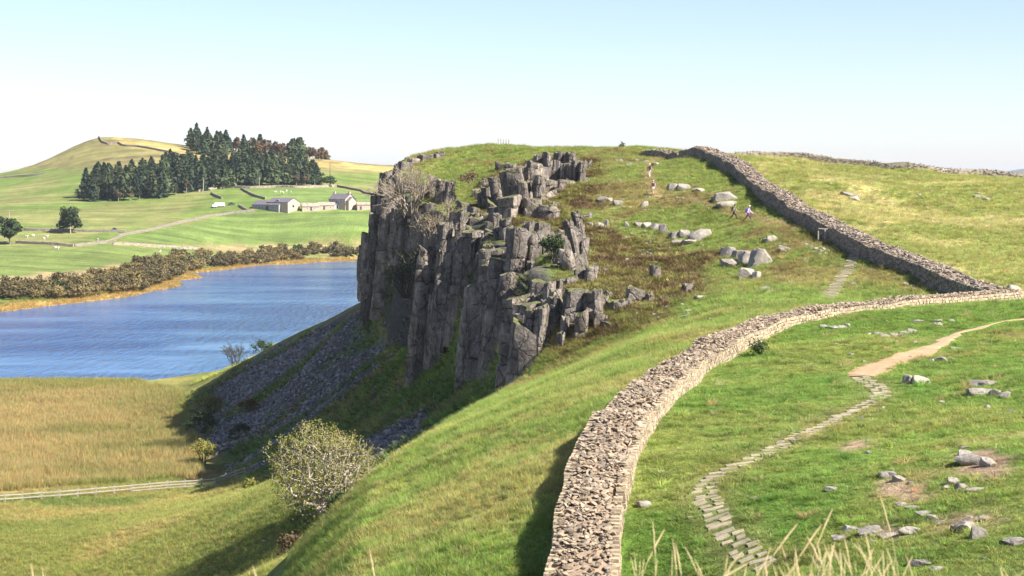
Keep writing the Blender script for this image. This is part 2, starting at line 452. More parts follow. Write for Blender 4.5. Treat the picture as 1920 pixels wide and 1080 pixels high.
def zone(x, y):
    """natural colour of the ground cover (linear albedo), patch by patch in plan"""
    x = np.asarray(x, float); y = np.asarray(y, float)
    z = H(x, y)
    def C(c): return np.array(c, float)
    def blend(a, b, f): return a + (b - a) * np.asarray(f)[..., None]
    n1 = fbm(x / 14, y / 14, 51, 3)[..., None]; n2 = fbm(x / 3.2, y / 3.2, 52, 3)[..., None]; n3 = fbm(x / 45, y / 45, 53, 3)[..., None]
    xe = np.interp(y, _EY, _EX); w = np.interp(y, _EY, _EW)
    e = x - xe
    dw = np.minimum(dist_line(x, y, wall_c[::6]), dist_line(x, y, wall2_c[::6]))
    # which side of the near wall
    wx = np.interp(y, wall_c[:, 1], wall_c[:, 0])
    right = sstep(-1.0, 1.0, x - wx) * (1 - sstep(128, 134, y))
    far2 = sstep(128, 150, y)
    c = np.broadcast_to(C((.140, .210, .040)), x.shape + (3,)).copy()                       # slope left of the wall
    c = blend(c, C((.235, .225, .070)), sstep(.0, .5, (n1 + .5 * n2)[..., 0] - .05))
    pasture = blend(np.broadcast_to(C((.106, .185, .030)), c.shape), C((.165, .20, .045)), sstep(-.1, .5, (n1 + .6 * n2)[..., 0]))
    pasture = blend(pasture, C((.20, .17, .07)), sstep(.28, .6, (n2 * .8 + n3 * .6)[..., 0]) * .8)
    c = blend(c, pasture, right)
    # hill beyond the gap
    hill = blend(np.broadcast_to(C((.145, .185, .040)), c.shape), C((.205, .18, .062)), sstep(-.05, .45, (n1 + .5 * n2)[..., 0]))
    hill = blend(hill, C((.095, .065, .028)), sstep(.2, .5, (n2 + .4 * n1)[..., 0]) * .55)
    w2x = np.interp(y, wall2_c[:, 1], wall2_c[:, 0])
    rhill = blend(np.broadcast_to(C((.205, .225, .058)), c.shape), C((.36, .315, .13)), sstep(-.15, .4, (n1 * .8 + .7 * n2)[..., 0]))
    hill = blend(hill, rhill, sstep(0, 2.5, x - w2x) * sstep(131, 136, y) )
    c = blend(c, hill, far2)
    hf = np.maximum(soft(x, y, Z_heath, 6), soft(x, y, Z_heath2, 6)) * sstep(-.45, .15, n2[..., 0] + .25 * n1[..., 0])
    hcol = blend(np.broadcast_to(C((.075, .048, .022)), c.shape), C((.145, .115, .035)), sstep(-.2, .4, fbm(x / 1.7, y / 1.7, 54, 2)))
    c = blend(c, hcol, hf * .92)
    # ---- lower ground
    lowm = sstep(0, 6, -e - w * .5) + sstep(330, 345, y)
    lowm = np.clip(lowm, 0, 1)
    meadow = blend(np.broadcast_to(C((.175, .19, .045)), c.shape), C((.255, .215, .072)), sstep(-.1, .5, (n1 * .9 + .3 * n3)[..., 0]))
    meadow = blend(meadow, C((.09, .15, .03)), sstep(.15, .5, (n3 - .3 * n1)[..., 0]))
    bank = blend(np.broadcast_to(C((.075, .125, .030)), c.shape), C((.125, .125, .045)), sstep(-.2, .4, n2[..., 0]))        # damp ferny bank below the crag
    lo = blend(meadow, bank, np.maximum(soft(x, y, Z_bank, 8), sstep(345, 360, y) * sstep(1.0, 2.5, z)) * (1 - sstep(480, 520, y)))
    sc = np.maximum(soft(x, y, Z_scree, 7), soft(x, y, Z_scree2, 5))
    strip = fbm((x * .35 + y * .94) / 5.5, (x * .94 - y * .35) / 26, 55, 3)
    lo = blend(lo, C((.11, .102, .096)), sc * sstep(-.3, .15, strip))
    lo = blend(lo, blend(np.broadcast_to(C((.205, .180, .064)), c.shape), C((.30, .225, .098)), sstep(-.45, .25, (n3 + .7 * n1)[..., 0])), soft(x, y, Z_reed, 6))
    lo = blend(lo, C((.17, .18, .04)), sstep(325, 352, y) * soft(x, y, Z_reed, 6) * .7)
    # far side of the lough
    far = sstep(480, 520, y)
    ff = blend(np.broadcast_to(C((.130, .185, .040)), c.shape), C((.195, .20, .066)), sstep(-.3, .4, (fbm(x / 40, y / 40, 56, 3) + .4 * fbm(x / 9, y / 9, 57, 2))))
    ff = blend(ff, C((.138, .192, .050)), soft(x, y, Z_farm, 4))
    ff = blend(ff, C((.145, .188, .050)), soft(x, y, Z_low, 8))
    ff = blend(ff, C((.31, .235, .12)), np.maximum(soft(x, y, Z_dry, 9), soft(x, y, Z_dry2, 9) * .7))
    hz = sstep(47, 52, z + 2.5 * n3[..., 0]) * sstep(1080, 1120, y)
    ff = blend(ff, C((.22, .185, .075)), hz * .8)
    ff = blend(ff, C((.36, .28, .10)), soft(x, y, Z_hillw, 7) * sstep(1050, 1110, y))
    ff = blend(ff, C((.12, .085, .05)), sstep(.1, .4, fbm(x / 18, y / 10, 58, 4)) * hz * .7)
    ff = blend(ff, C((.36, .235, .075)), (1 - sstep(.5, 1.2, z + .4 * n2[..., 0])) * (1 - sstep(900, 950, y)))
    ff = ff * (1 + .20 * fbm(x / 16, y / 9, 59, 3) + .16 * fbm(x / 4.5, y / 9, 60, 2))[..., None]
    lo = blend(lo, ff, far)
    c = blend(c, lo, lowm)
    # crag face
    face = sstep(-w * 1.02, -w * .8, e) * (1 - sstep(-1.2, 1.5, e)) * sstep(140, 150, y) * (1 - sstep(285, 305, y))
    c = blend(c, blend(np.broadcast_to(C((.085, .078, .07)), c.shape), C((.05, .065, .02)), sstep(0, .4, n2[..., 0])), face)
    for k in Z_soil: c = blend(c, C((.30, .215, .135)), soft(x, y, k, .9) * sstep(-.5, .0, n2[..., 0]))
    # worn ground round the flagged path
    df = np.minimum(dist_line(x, y, FLAG), 9)
    c = blend(c, C((.20, .18, .075)), (1 - sstep(.5, 1.6, df)) * .45)
    dp = np.minimum(dist_line(x, y, STEPS2), 9)
    c = blend(c, C((.27, .19, .11)), (1 - sstep(.3, 1.1, dp + .5 * n2[..., 0])) * .6)
    return np.clip(c * (1 + .10 * n2), .004, .6)

gcol = np.empty((NR * NC, 3))
fx, fy = GX.ravel(), GY.ravel()
for i in range(0, NR * NC, 60000): gcol[i:i + 60000] = zone(fx[i:i + 60000], fy[i:i + 60000])
print('zones', round(time.time() - T0, 1))

def ground_material():
    m = new_mat('ground_cover', rough=0.95, spec=0.12)
    t = NT(m)
    a = t.n('ShaderNodeVertexColor', layer_name='col').outputs[0]
    p = pos(t)
    f1 = t.noise(p, 1.1, 5, 0.65)
    f2 = t.noise(p, 5.5, 4, 0.7)
    f3 = t.noise(pos(t, (.02, .14, .05)), 1.0, 4, 0.6)
    v = t.ramp(f1, [(.28, .62), (.72, 1.34)])
    v2 = t.ramp(f2, [(.3, .74), (.7, 1.25)])
    v3 = t.ramp(f3, [(.36, .66), (.64, 1.24)])
    c = t.mix(1.0, a, v, 'MULTIPLY'); c = t.mix(1.0, c, v2, 'MULTIPLY'); c = t.mix(.8, c, v3, 'MULTIPLY')
    h = t.math('ADD', f1, t.math('MULTIPLY', f2, .45))
    t.l(c, t.b.inputs['Base Color'])
    t.l(t.bump(h, 0.9, 0.28), t.b.inputs['Normal'])
    return m
M_ground = ground_material()
idx = np.arange(NR * NC).reshape(NR, NC)
q = np.stack([idx[:-1, :-1], idx[:-1, 1:], idx[1:, 1:], idx[1:, :-1]], -1).reshape(-1, 4)
ground = obj('ground', mesh_np('ground', np.column_stack([fx, fy, GZ.ravel()]), q, [M_ground], True, gcol))
tag(ground, 'rolling grass hill, crag slope, meadow and far fields', kind='structure')

# ------------------------------------------------------------------ the lough
def water_material():
    m = new_mat('lough_water', (.018, .060, .165), 0.08, 0.5)
    t = NT(m)
    b = t.b
    b.inputs['IOR'].default_value = 1.33
    w1 = t.noise(pos(t, (.55, .13, 1)), 1.0, 2, 0.55, .3)
    w2 = t.noise(pos(t, (1, .3, 1)), 3.2, 3, 0.6)
    wind = t.noise(pos(t, (.5, 1, 1)), .016, 4, 0.62, .8)
    st = t.ramp(wind, [(.40, 1.0), (.62, .14)])
    h = t.math('ADD', w1, t.math('MULTIPLY', w2, .22))
    bm = t.n('ShaderNodeBump'); bm.inputs['Distance'].default_value = 3.2
    t.l(h, bm.inputs['Height']); t.l(t.math('MULTIPLY', st, 1.0), bm.inputs['Strength'])
    t.l(bm.outputs[0], b.inputs['Normal'])
    t.l(t.ramp(wind, [(.40, (.018, .085, .25)), (.66, (.06, .17, .34))]), b.inputs['Base Color'])
    return m
M_water = water_material()
lk = np.array([(-330, 340, 0), (-60, 340, 0), (-18, 480, 0), (40, 640, 0), (60, 960, 0), (-250, 960, 0), (-420, 700, 0)], float)
lake = obj('lake', mesh_np('lake', lk, [list(range(len(lk)))], [M_water]))
tag(lake, 'wind-ruffled blue lough below the crag', kind='structure')
# far blue ridge
rx = np.linspace(1500, 4200, 160); ry = 9000 + 300 * np.sin(rx / 700)
rz = 42 + 24 + 20 * fbm(rx / 500, rx * 0, 61, 4) + 30 * sstep(2450, 2800, rx) * (1 - .3 * sstep(3000, 3600, rx))
rv = np.vstack([np.column_stack([rx, ry, rz * 0 - 60]), np.column_stack([rx, ry + 200, rz]), np.column_stack([rx, ry + 1500, rz * 0 - 60])])
n = len(rx); k = np.arange(n - 1)
rf = np.vstack([np.stack([k, k + 1, k + 1 + n, k + n], 1), np.stack([k + n, k + n + 1, k + 2 * n + 1, k + 2 * n], 1)])
M_ridge = new_mat('far_moor', (.085, .095, .075), 1.0, 0)
tag(obj('hills', mesh_np('hills', rv, rf, [M_ridge], True)), 'low far-off moorland ridge', kind='structure')
print('ground', round(time.time() - T0, 1))

# ------------------------------------------------------------------ stone and rock materials
def stone_material(name, cols, bump=0.5, scale=3.0, lichen=0.25, rnd=0.3):
    m = new_mat(name, rough=0.92, spec=0.2)
    t = NT(m)
    p = pos(t)
    f = t.noise(p, scale, 5, .62)
    g = t.noise(p, scale * 7, 4, .7)
    c = t.ramp(f, [(.25, cols[0]), (.5, cols[1]), (.78, cols[2])])
    c = t.mix(1.0, c, t.ramp(g, [(.3, .78), (.7, 1.2)]), 'MULTIPLY')
    at = t.n('ShaderNodeAttribute', attribute_name='tone').outputs['Fac']       # stone-to-stone difference of colour
    oi = t.n('ShaderNodeObjectInfo').outputs['Random']
    r = t.math('ADD', at, t.math('MULTIPLY', oi, 1.0))
    r = t.math('FRACT', t.math('MULTIPLY', r, 3.7))
    c = t.mix(1.0, c, t.ramp(r, [(0, (1 - rnd, 1 - rnd * .95, 1 - rnd * .85)), (.5, (1, 1, 1)), (1, (1 + rnd, 1 + rnd * .9, 1 + rnd * .72))]), 'MULTIPLY')
    l = t.noise(p, scale * 1.9, 3, .7, .5)
    lf = t.ramp(l, [(.60, 0), (.68, lichen)])
    c = t.mix(lf, c, (.42, .41, .37))
    t.l(c, t.b.inputs['Base Color'])
    t.l(t.bump(t.math('ADD', t.noise(p, scale * 1.5, 5, .7), t.math('MULTIPLY', g, .35)), bump, 0.12), t.b.inputs['Normal'])
    return m
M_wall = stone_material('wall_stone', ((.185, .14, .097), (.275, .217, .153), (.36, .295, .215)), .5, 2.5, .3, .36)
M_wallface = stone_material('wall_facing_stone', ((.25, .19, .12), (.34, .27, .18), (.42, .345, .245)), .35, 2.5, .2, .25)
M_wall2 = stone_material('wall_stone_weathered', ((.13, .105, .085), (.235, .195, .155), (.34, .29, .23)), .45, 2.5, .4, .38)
M_drywall = stone_material('field_wall_stone', ((.14, .12, .09), (.25, .215, .165), (.36, .31, .24)), .4, 2.0, .4, .35)
def rock_material():
    m = new_mat('crag_rock', rough=.93, spec=.15)
    t = NT(m)
    p = pos(t)
    st = t.noise(pos(t, (1.3, 1.3, .16)), 1.0, 5, .68, .3)           # streaks down the columns
    f = t.noise(p, .55, 5, .65); g = t.noise(p, 4.2, 5, .72)
    c = t.ramp(f, [(.25, (.092, .078, .066)), (.5, (.20, .172, .146)), (.75, (.40, .35, .30))])
    c = t.mix(1.0, c, t.ramp(st, [(.3, .60), (.7, 1.28)]), 'MULTIPLY')
    c = t.mix(1.0, c, t.ramp(g, [(.3, .72), (.72, 1.22)]), 'MULTIPLY')
    oi = t.n('ShaderNodeObjectInfo').outputs['Random']
    c = t.mix(1.0, c, t.ramp(oi, [(0, (.80, .80, .82)), (1, (1.16, 1.12, 1.06))]), 'MULTIPLY')
    c = t.mix(t.ramp(t.noise(p, 2.4, 4, .7, .6), [(.58, 0), (.68, .55)]), c, (.40, .385, .34))     # lichen
    vo = t.n('ShaderNodeTexVoronoi', feature='DISTANCE_TO_EDGE'); vo.inputs['Scale'].default_value = .5
    k = t.n('ShaderNodeMapping'); k.inputs['Scale'].default_value = (1.5, 1.5, .62)
    ns = t.n('ShaderNodeTexNoise'); ns.inputs['Scale'].default_value = .8; t.l(p, ns.inputs['Vector'])
    ad = t.n('ShaderNodeVectorMath', operation='ADD'); t.l(p, ad.inputs[0]); t.l(ns.outputs['Color'], ad.inputs[1])
    t.l(ad.outputs[0], k.inputs['Vector']); t.l(k.outputs[0], vo.inputs['Vector'])
    cr = t.ramp(vo.outputs['Distance'], [(0, 0), (.045, 1)])          # hairline fractures
    c = t.mix(1.0, c, t.ramp(cr, [(0, .5), (1, 1)]), 'MULTIPLY')
    up = t.n('ShaderNodeSeparateXYZ'); t.l(t.n('ShaderNodeNewGeometry').outputs['Normal'], up.inputs[0])
    mo = t.math('MULTIPLY', t.ramp(up.outputs[2], [(.55, 0), (.8, 1)]), t.ramp(t.noise(p, 1.1, 4, .6), [(.38, 0), (.54, .9)]))
    c = t.mix(mo, c, (.125, .135, .038))                                # turf and moss on ledges
    t.l(c, t.b.inputs['Base Color'])
    h = t.math('ADD', t.math('ADD', t.noise(p, 1.5, 6, .7), t.math('MULTIPLY', cr, .30)), t.math('MULTIPLY', st, .5))
    t.l(t.bump(h, .95, .42), t.b.inputs['Normal'])
    return m
M_rock = rock_material()
M_boulder = stone_material('boulder_rock', ((.15, .13, .105), (.27, .24, .20), (.40, .36, .31)), 1.0, 1.1, .6, .2)
M_scree = stone_material('scree_stone', ((.11, .103, .098), (.19, .18, .172), (.31, .30, .285)), .5, 2.0, .3, .5)
M_flag = stone_material('flag_stone', ((.24, .20, .13), (.33, .28, .185), (.40, .345, .245)), .35, 2.2, .2, .2)
M_mortar = stone_material('wall_core', ((.20, .14, .095), (.28, .205, .14), (.35, .265, .19)), .6, 6.0, .1, .0)

# ------------------------------------------------------------------ loose-stone templates, batching
def hull_template(n, ax, seed, box=0.0):
    r = np.random.RandomState(seed)
    bm = bmesh.new()
    if box > 0:
        for sx in (-1, 1):
            for sy in (-1, 1):
                for sz in (-1, 1):
                    k = np.array((sx, sy, sz)) * (1 - box * r.rand(3))
                    bm.verts.new(k * ax)
                    if r.rand() < .5:
                        k = np.array((sx, sy, sz)) * (1 - box * 1.6 * r.rand(3)); bm.verts.new(k * ax)
    else:
        for _ in range(n):
            v = r.normal(size=3); v /= np.abs(v).max() ** .6 * np.linalg.norm(v) ** .4
            bm.verts.new(v * ax * (0.75 + .25 * r.rand()))
    res = bmesh.ops.convex_hull(bm, input=bm.verts)
    loose = [v for v in bm.verts if not v.link_faces]
    for v in loose: bm.verts.remove(v)
    bmesh.ops.triangulate(bm, faces=bm.faces)
    bm.verts.index_update()
    V = np.array([v.co[:] for v in bm.verts]); Fc = np.array([[v.index for v in f.verts] for f in bm.faces])
    bm.free()
    return V, Fc
RUB = [hull_template(15, np.array((.5, .38, .26)), 100 + i) for i in range(8)]
BLK = [hull_template(0, np.array((.5, .5, .5)), 200 + i, .16) for i in range(8)]
def rotm(ax, ay, az):
    ax, ay, az = np.broadcast_arrays(ax, ay, az)
    cx, sx, cy, sy, cz, sz = np.cos(ax), np.sin(ax), np.cos(ay), np.sin(ay), np.cos(az), np.sin(az)
    return np.stack([np.stack([cz * cy, cz * sy * sx - sz * cx, cz * sy * cx + sz * sx], -1),
                     np.stack([sz * cy, sz * sy * sx + cz * cx, sz * sy * cx - cz * sx], -1),
                     np.stack([-sy, cy * sx, cy * cx], -1)], -2)
def batch(name, templates, which, loc, rot, scl, mats, smooth=False, tone=None):
    """many stones joined into one mesh"""
    Vs, Fs, Ts, off = [], [], [], 0
    if tone is None: tone = np.random.RandomState(5).rand(len(loc))
    for k, (V, Fc) in enumerate(templates):
        m = np.where(which == k)[0]
        if not len(m): continue
        pts = np.einsum('nij,vj,nj->nvi' if False else 'nij,nvj->nvi', rot[m], V[None] * scl[m][:, None, :]) + loc[m][:, None]
        n = len(V)
        Vs.append(pts.reshape(-1, 3))
        Fs.append((Fc[None] + (np.arange(len(m)) * n)[:, None, None]).reshape(-1, 3) + off)
        Ts.append(np.repeat(tone[m], n)); off += len(m) * n
    me = mesh_np(name, np.vstack(Vs), np.vstack(Fs), mats, smooth)
    at = me.attributes.new('tone', 'FLOAT', 'POINT'); at.data.foreach_set('value', np.concatenate(Ts).astype(np.float32))
    return me
TM = {}
def tmesh(kind, k, mat):
    key = (kind, k, mat.name)
    if key not in TM:
        V, Fc = (RUB if kind == 'r' else BLK)[k]
        TM[key] = mesh_np('stone', V, Fc, [mat])
    return TM[key]
def euler_of(Rm): return Matrix(Rm.tolist()).to_euler()
def place_single(name, kind, k, mat, parent, loc, Rm, scl):
    o = bpy.data.objects.new(name, tmesh(kind, k, mat)); COL.objects.link(o)
    o.parent = parent; o.location = loc; o.rotation_euler = euler_of(Rm); o.scale = scl
    return o
def seen_size(loc, size):
    """rough photo size of a piece, for choosing which are built singly"""
    u, v = proj(loc[:, 0], loc[:, 1], loc[:, 2])
    px = size * FPX / loc[:, 1]
    return np.where((u > -20) & (u < 1940) & (v > 0) & (v < 1100), px, 0)

def roman_wall(name, c, width, mat_top, mat_face, label, hl, hr, singles, notch=None, dens=20, size=.30, facing='r', seed=3, wob=.0, cat='wall'):
    r = np.random.RandomState(seed)
    t, nrm = side(c)
    L = np.concatenate([[0], np.cumsum(np.linalg.norm(np.diff(c[:, :2], axis=0), axis=1))])
    def at(s, off):
        x = np.interp(s, L, c[:, 0]); y = np.interp(s, L, c[:, 1]); z = np.interp(s, L, c[:, 2])
        nx = np.interp(s, L, nrm[:, 0]); ny = np.interp(s, L, nrm[:, 1])
        return x + nx * off, y + ny * off, z, np.arctan2(-nx, ny)     # angle of the tangent from +X... tangent=( -ny.., )
    def halfR(s):
        h = np.full(np.shape(s), width / 2) + .10 * vnoise(s / 3.0, s * 0, seed) + .16 * vnoise(s / 9.0, s * 0 + 2, seed)
        if notch: h = h - notch[2] * ((s > notch[0]) & (s < notch[1]))
        return h
    def halfL(s): return np.full(np.shape(s), width / 2) + .10 * vnoise(s / 2.4, s * 0 + 9, seed)
    def topdz(s): return .16 * vnoise(s / 2.2, s * 0 + 4, seed) + wob * vnoise(s / 5.5, s * 0 + 7, seed + 1)
    root = empty(name, tuple(at(np.array([L[-1] / 2]), 0)[k][0] if k < 2 else 0 for k in range(3)))
    root.location.z = float(H(np.array([root.location.x]), np.array([root.location.y]))[0])
    tag(root, label, cat)
    org = np.array(root.location)
    # core: a solid body under the stones
    S = np.arange(0, L[-1] + .01, .5)
    prof = []
    for off_f, dz in ((-1, -9), (-1, -.25), (-.45, -.07), (.45, -.07), (1, -.25), (1, -9)):
        h = np.where(np.sign(off_f) < 0, halfL(S), halfR(S)) - .12
        x, y, z, a = at(S, off_f * h)
        zz = z + topdz(S) + dz if dz > -5 else np.minimum(H(x, y) - .6, z - .5)
        prof.append(np.stack([x, y, zz], 1))
    V = np.concatenate(prof) - org; n = len(S); k = np.arange(n - 1)
    Fc = np.vstack([np.stack([k + j * n, k + 1 + j * n, k + 1 + (j + 1) * n, k + (j + 1) * n], 1) for j in range(5)])
    cap0 = [j * n for j in range(6)]; cap1 = [j * n + n - 1 for j in range(6)][::-1]
    obj('core', mesh_np('core', V, [list(map(int, f)) for f in Fc] + [cap0, cap1], [M_mortar]), root)
    # rubble on the top
    nt = int(L[-1] * width * dens)
    s = r.rand(nt) * L[-1]; o = r.uniform(-1, 1, nt)
    h = np.where(o < 0, halfL(s), halfR(s)) - .1
    x, y, z, a = at(s, o * h)
    sz = size * (0.45 + 1.25 * r.rand(nt) ** 2.2)
    z = z + topdz(s) - .04 - .10 * np.abs(o) ** 3 + .05 * r.rand(nt)
    loc = np.stack([x, y, z], 1)
    rot = rotm(r.normal(0, .30, nt), r.normal(0, .30, nt), a + r.normal(0, .8, nt))
    scl = np.stack([sz * r.uniform(.8, 1.35, nt), sz * r.uniform(.7, 1.1, nt), sz * r.uniform(.45, .8, nt)], 1)
    wh = r.randint(0, len(RUB), nt)
    def emit(part, tem, kind, wh, loc, rot, scl, mat, nsing):
        big = seen_size(loc, scl[:, 0]); order = np.argsort(-big)
        one = order[:nsing]; one = one[big[one] > 8.0]
        for i in one: place_single(part, kind, int(wh[i]), mat, root, loc[i] - org, rot[i], scl[i])
        rest = np.setdiff1d(np.arange(len(loc)), one)
        if len(rest):
            ob = obj(part + '_remainder', batch(part, tem, wh[rest], loc[rest] - org, rot[rest], scl[rest], [mat]), root)
            ob['kind'] = 'stuff'
    emit('top_stone', RUB, 'r', wh, loc, rot, scl, mat_top, singles)
    # coursed facing stones
    locs, rots, scls, whs = [], [], [], []
    for sd_, hf, hh in ((1, halfR, hr), (-1, halfL, hl)):
        ch = .19
        for course in range(int(max(hr, hl) / ch) + 3):
            sx = r.rand() * .3
            while sx < L[-1]:
                ln = r.uniform(.22, .46)
                ss = np.array([sx + ln / 2])
                x, y, z, a = at(ss, sd_ * (hf(ss) - .10 + .015 * course))
                zz = z[0] + topdz(ss)[0] - .12 - ch * (course + .5)
                if zz > H(x, y)[0] - .25:
                    locs.append((x[0], y[0], zz + r.normal(0, .012))); rots.append((r.normal(0, .03), r.normal(0, .04), a[0] + r.normal(0, .05)))
                    scls.append((ln * .95, .34 + .05 * r.rand(), ch * .93)); whs.append(r.randint(len(BLK)))
                sx += ln
    locs = np.array(locs); rr = np.array(rots); Rm = rotm(rr[:, 0], rr[:, 1], rr[:, 2])
    emit('face_stone', BLK, 'b', np.array(whs), locs, Rm, np.array(scls), mat_face, singles)
    return root
# arc-length of the notch in the right face, near photo row 915
_t, _n = side(wall_c); _L = np.concatenate([[0], np.cumsum(np.linalg.norm(np.diff(wall_c[:, :2], axis=0), axis=1))])
_sn = float(np.interp(60.6, wall_c[:, 1], _L))
roman_wall('roman_wall', wall_c, 2.2, M_wall, M_wallface, 'broad tan stone wall with flat rubble top curving through the grass gap', 1.5, 1.0, 300, (_sn, _sn + .9, .55), 42, .265, seed=3, wob=.10)
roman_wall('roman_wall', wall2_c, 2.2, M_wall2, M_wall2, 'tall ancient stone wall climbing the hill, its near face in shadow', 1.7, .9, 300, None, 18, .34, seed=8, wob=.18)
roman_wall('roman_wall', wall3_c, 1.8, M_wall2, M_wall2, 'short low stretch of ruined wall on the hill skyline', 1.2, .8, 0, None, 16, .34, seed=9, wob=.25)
print('walls', round(time.time() - T0, 1))

# ------------------------------------------------------------------ dry-stone field walls
def polyline(uv, d0, d1, step):
    p = hits(np.array(uv, float), d0=d0, d1=d1)
    n = max(2, len(p))
    out = resample(np.column_stack([p[:, :2], np.zeros(len(p))]), step)
    out[:, 2] = H(out[:, 0], out[:, 1])
    return out
def field_wall(c, h, label, ssz, group=None, seed=1, thick=.7, mat=M_drywall, cope=True):
    r = np.random.RandomState(seed)
    t, nrm = side(c)
    L = np.concatenate([[0], np.cumsum(np.linalg.norm(np.diff(c[:, :2], axis=0), axis=1))])
    mid = c[len(c) // 2]
    root = tag(empty('field_wall', mid), label, 'wall', group)
    n = len(c)
    prof = []
    for f, dz in ((-1, -.6), (-.62, h * .82), (.62, h * .82), (1, -.6)):
        q = c.copy(); q[:, :2] += nrm * thick / 2 * f; q[:, 2] += dz + (.06 * r.normal(size=n) if dz > 0 else 0)
        prof.append(q)
    V = np.concatenate(prof) - mid; k = np.arange(n - 1)
    Fc = [list(map(int, f)) for j in range(3) for f in np.stack([k + j * n, k + 1 + j * n, k + 1 + (j + 1) * n, k + (j + 1) * n], 1)]
    obj('wall_body', mesh_np('wall_body', V, Fc + [[0, n, 2 * n, 3 * n], [4 * n - 1, 3 * n - 1, 2 * n - 1, n - 1]], [mat]), root)
    # stones on the faces and upright cope stones
    def at(s, off, dz):
        x = np.interp(s, L, c[:, 0]); y = np.interp(s, L, c[:, 1]); z = np.interp(s, L, c[:, 2])
        nx = np.interp(s, L, nrm[:, 0]); ny = np.interp(s, L, nrm[:, 1])
        return np.stack([x + nx * off, y + ny * off, z + dz], 1), np.arctan2(-nx, ny)
    m = int(L[-1] / ssz * (h / ssz) * 1.5)
    s = r.rand(m) * L[-1]; f = r.rand(m); sg = r.choice([-1, 1], m)
    loc, a = at(s, sg * thick / 2 * (1 - .38 * f), f * h * .82)
    sz = ssz * r.uniform(.7, 1.4, m)
    locs, rots = [loc], [rotm(r.normal(0, .2, m), r.normal(0, .2, m), a)]
    scl = [np.stack([sz * 1.3, sz * .8, sz * .8], 1)]
    if cope:
        mc = int(L[-1] / (ssz * .8)); s = (np.arange(mc) + r.rand(mc) * .7) * L[-1] / mc
        loc, a = at(s, r.normal(0, .04, mc), h * .86 + r.normal(0, .05, mc))
        sz = ssz * r.uniform(.8, 1.3, mc)
        locs.append(loc); rots.append(rotm(r.normal(0, .25, mc), r.normal(0, .3, mc), a))
        scl.append(np.stack([sz * .7, np.full(mc, thick * .9), sz * 1.7], 1))
    loc = np.vstack(locs); rot = np.vstack(rots); scl = np.vstack(scl)
    ob = obj('wall_stones', batch('wall_stones', RUB, r.randint(0, len(RUB), len(loc)), loc - mid, rot, scl, [mat]), root)
    ob['kind'] = 'stuff'
    return root
_sk = [P(u, v, d)[:2] for u, v, d in ((1378, 297, 253), (1450, 300, 253), (1520, 303, 252), (1600, 308, 250), (1680, 318, 248), (1740, 326, 247), (1790, 334, 247), (1840, 337, 247), (1930, 340, 246), (2050, 345, 245))]
skc = resample(np.column_stack([np.array(_sk), np.zeros(len(_sk))]), 1.0); skc[:, 2] = H(skc[:, 0], skc[:, 1])
field_wall(skc, 1.1, 'long dry-stone wall with jagged upright cope running along the right-hand hill skyline', .26, seed=21)
FG = 'dry-stone walls across the far fields'
for i, (uv, lab) in enumerate((
        ([(178, 256), (188, 262), (202, 271)], 'short dark wall dropping from the top of the far green hill'),
        ([(204, 272), (214, 269), (222, 269), (232, 274), (262, 276), (300, 283), (336, 290)], 'dark wall snaking along the far hillside above the pine wood'),
        ([(140, 463), (200, 456), (235, 441), (300, 428), (360, 414), (420, 403), (478, 396)], 'long pale wall slanting down from the farm barn across the fields'),
        ([(30, 456), (80, 458), (138, 463)], 'low wall running from the lone lakeside tree to the slanting pale wall'),
        ([(45, 432), (70, 433), (110, 433), (170, 435), (235, 437)], 'dark wall passing under the round field tree'),
        ([(212, 459), (260, 461), (320, 465), (372, 468)], 'thin low wall bordering the green lakeside pasture'),
        ([(372, 360), (400, 355), (430, 352), (470, 353), (520, 351), (570, 352), (632, 350)], 'pale wall along the lower edge of the pine wood'),
        ([(452, 355), (465, 362), (480, 369), (498, 374)], 'dark wall running down from the wood to the barn'),
        ([(632, 350), (655, 355), (680, 361), (712, 370)], 'dark wall behind the farmhouse below the tan hill'),
        ([(396, 363), (406, 369), (416, 373)], 'broken stub of dark wall on the grass below the wood'),
        ([(448, 387), (456, 392), (466, 398)], 'short dark wall end beside the barn'),
        ([(-20, 336), (30, 332), (60, 330), (84, 326)], 'faint pale wall at the foot of the far green hill'))):
    field_wall(polyline(uv, 400, 1400, 4.0), 1.5, lab, .55, FG, 30 + i, .9)
print('field walls', round(time.time() - T0, 1))

# ------------------------------------------------------------------ worn path, flagstones, steps
def strip_sheet(name, line, wfun, lift, mat, across=5, step=.35, seed=2):
    c = resample(np.column_stack([line, np.zeros(len(line))]), step); t, nrm = side(c); n = len(c)
    s = np.linspace(0, 1, n); w = np.array([wfun(k) for k in s])
    V = []
    for j in range(across + 1):
        f = j / across * 2 - 1
        jit = (1 if f > 0 else -1) * abs(f) ** 3 * .18 * vnoise(np.arange(n) / 2.5, np.full(n, 5 + j), seed)
        x = c[:, 0] + nrm[:, 0] * (w / 2 * f + jit); y = c[:, 1] + nrm[:, 1] * (w / 2 * f + jit)
        V.append(np.stack([x, y, H(x, y) + lift * (1 - .9 * abs(f) ** 4)], 1))
    V = np.concatenate(V); k = np.arange(n - 1)
    Fc = np.vstack([np.stack([k + j * n, k + 1 + j * n, k + 1 + (j + 1) * n, k + (j + 1) * n], 1) for j in range(across)])[:, ::-1]
    return mesh_np(name, V, Fc, [mat], True)
M_soil = stone_material('bare_soil', ((.30, .185, .10), (.38, .25, .145), (.44, .31, .19)), .5, 1.2, .0, .0)
path = obj('path', strip_sheet('path', PATH, lambda s: np.interp(s, [0, .12, .35, .6, 1], [1.5, 2.2, 1.4, .7, .25]), .05, M_soil))
tag(path, 'bare earth footpath worn through the pasture', kind='structure')
def H1x(p): return float(H(np.array([p[0]]), np.array([p[1]]))[0])
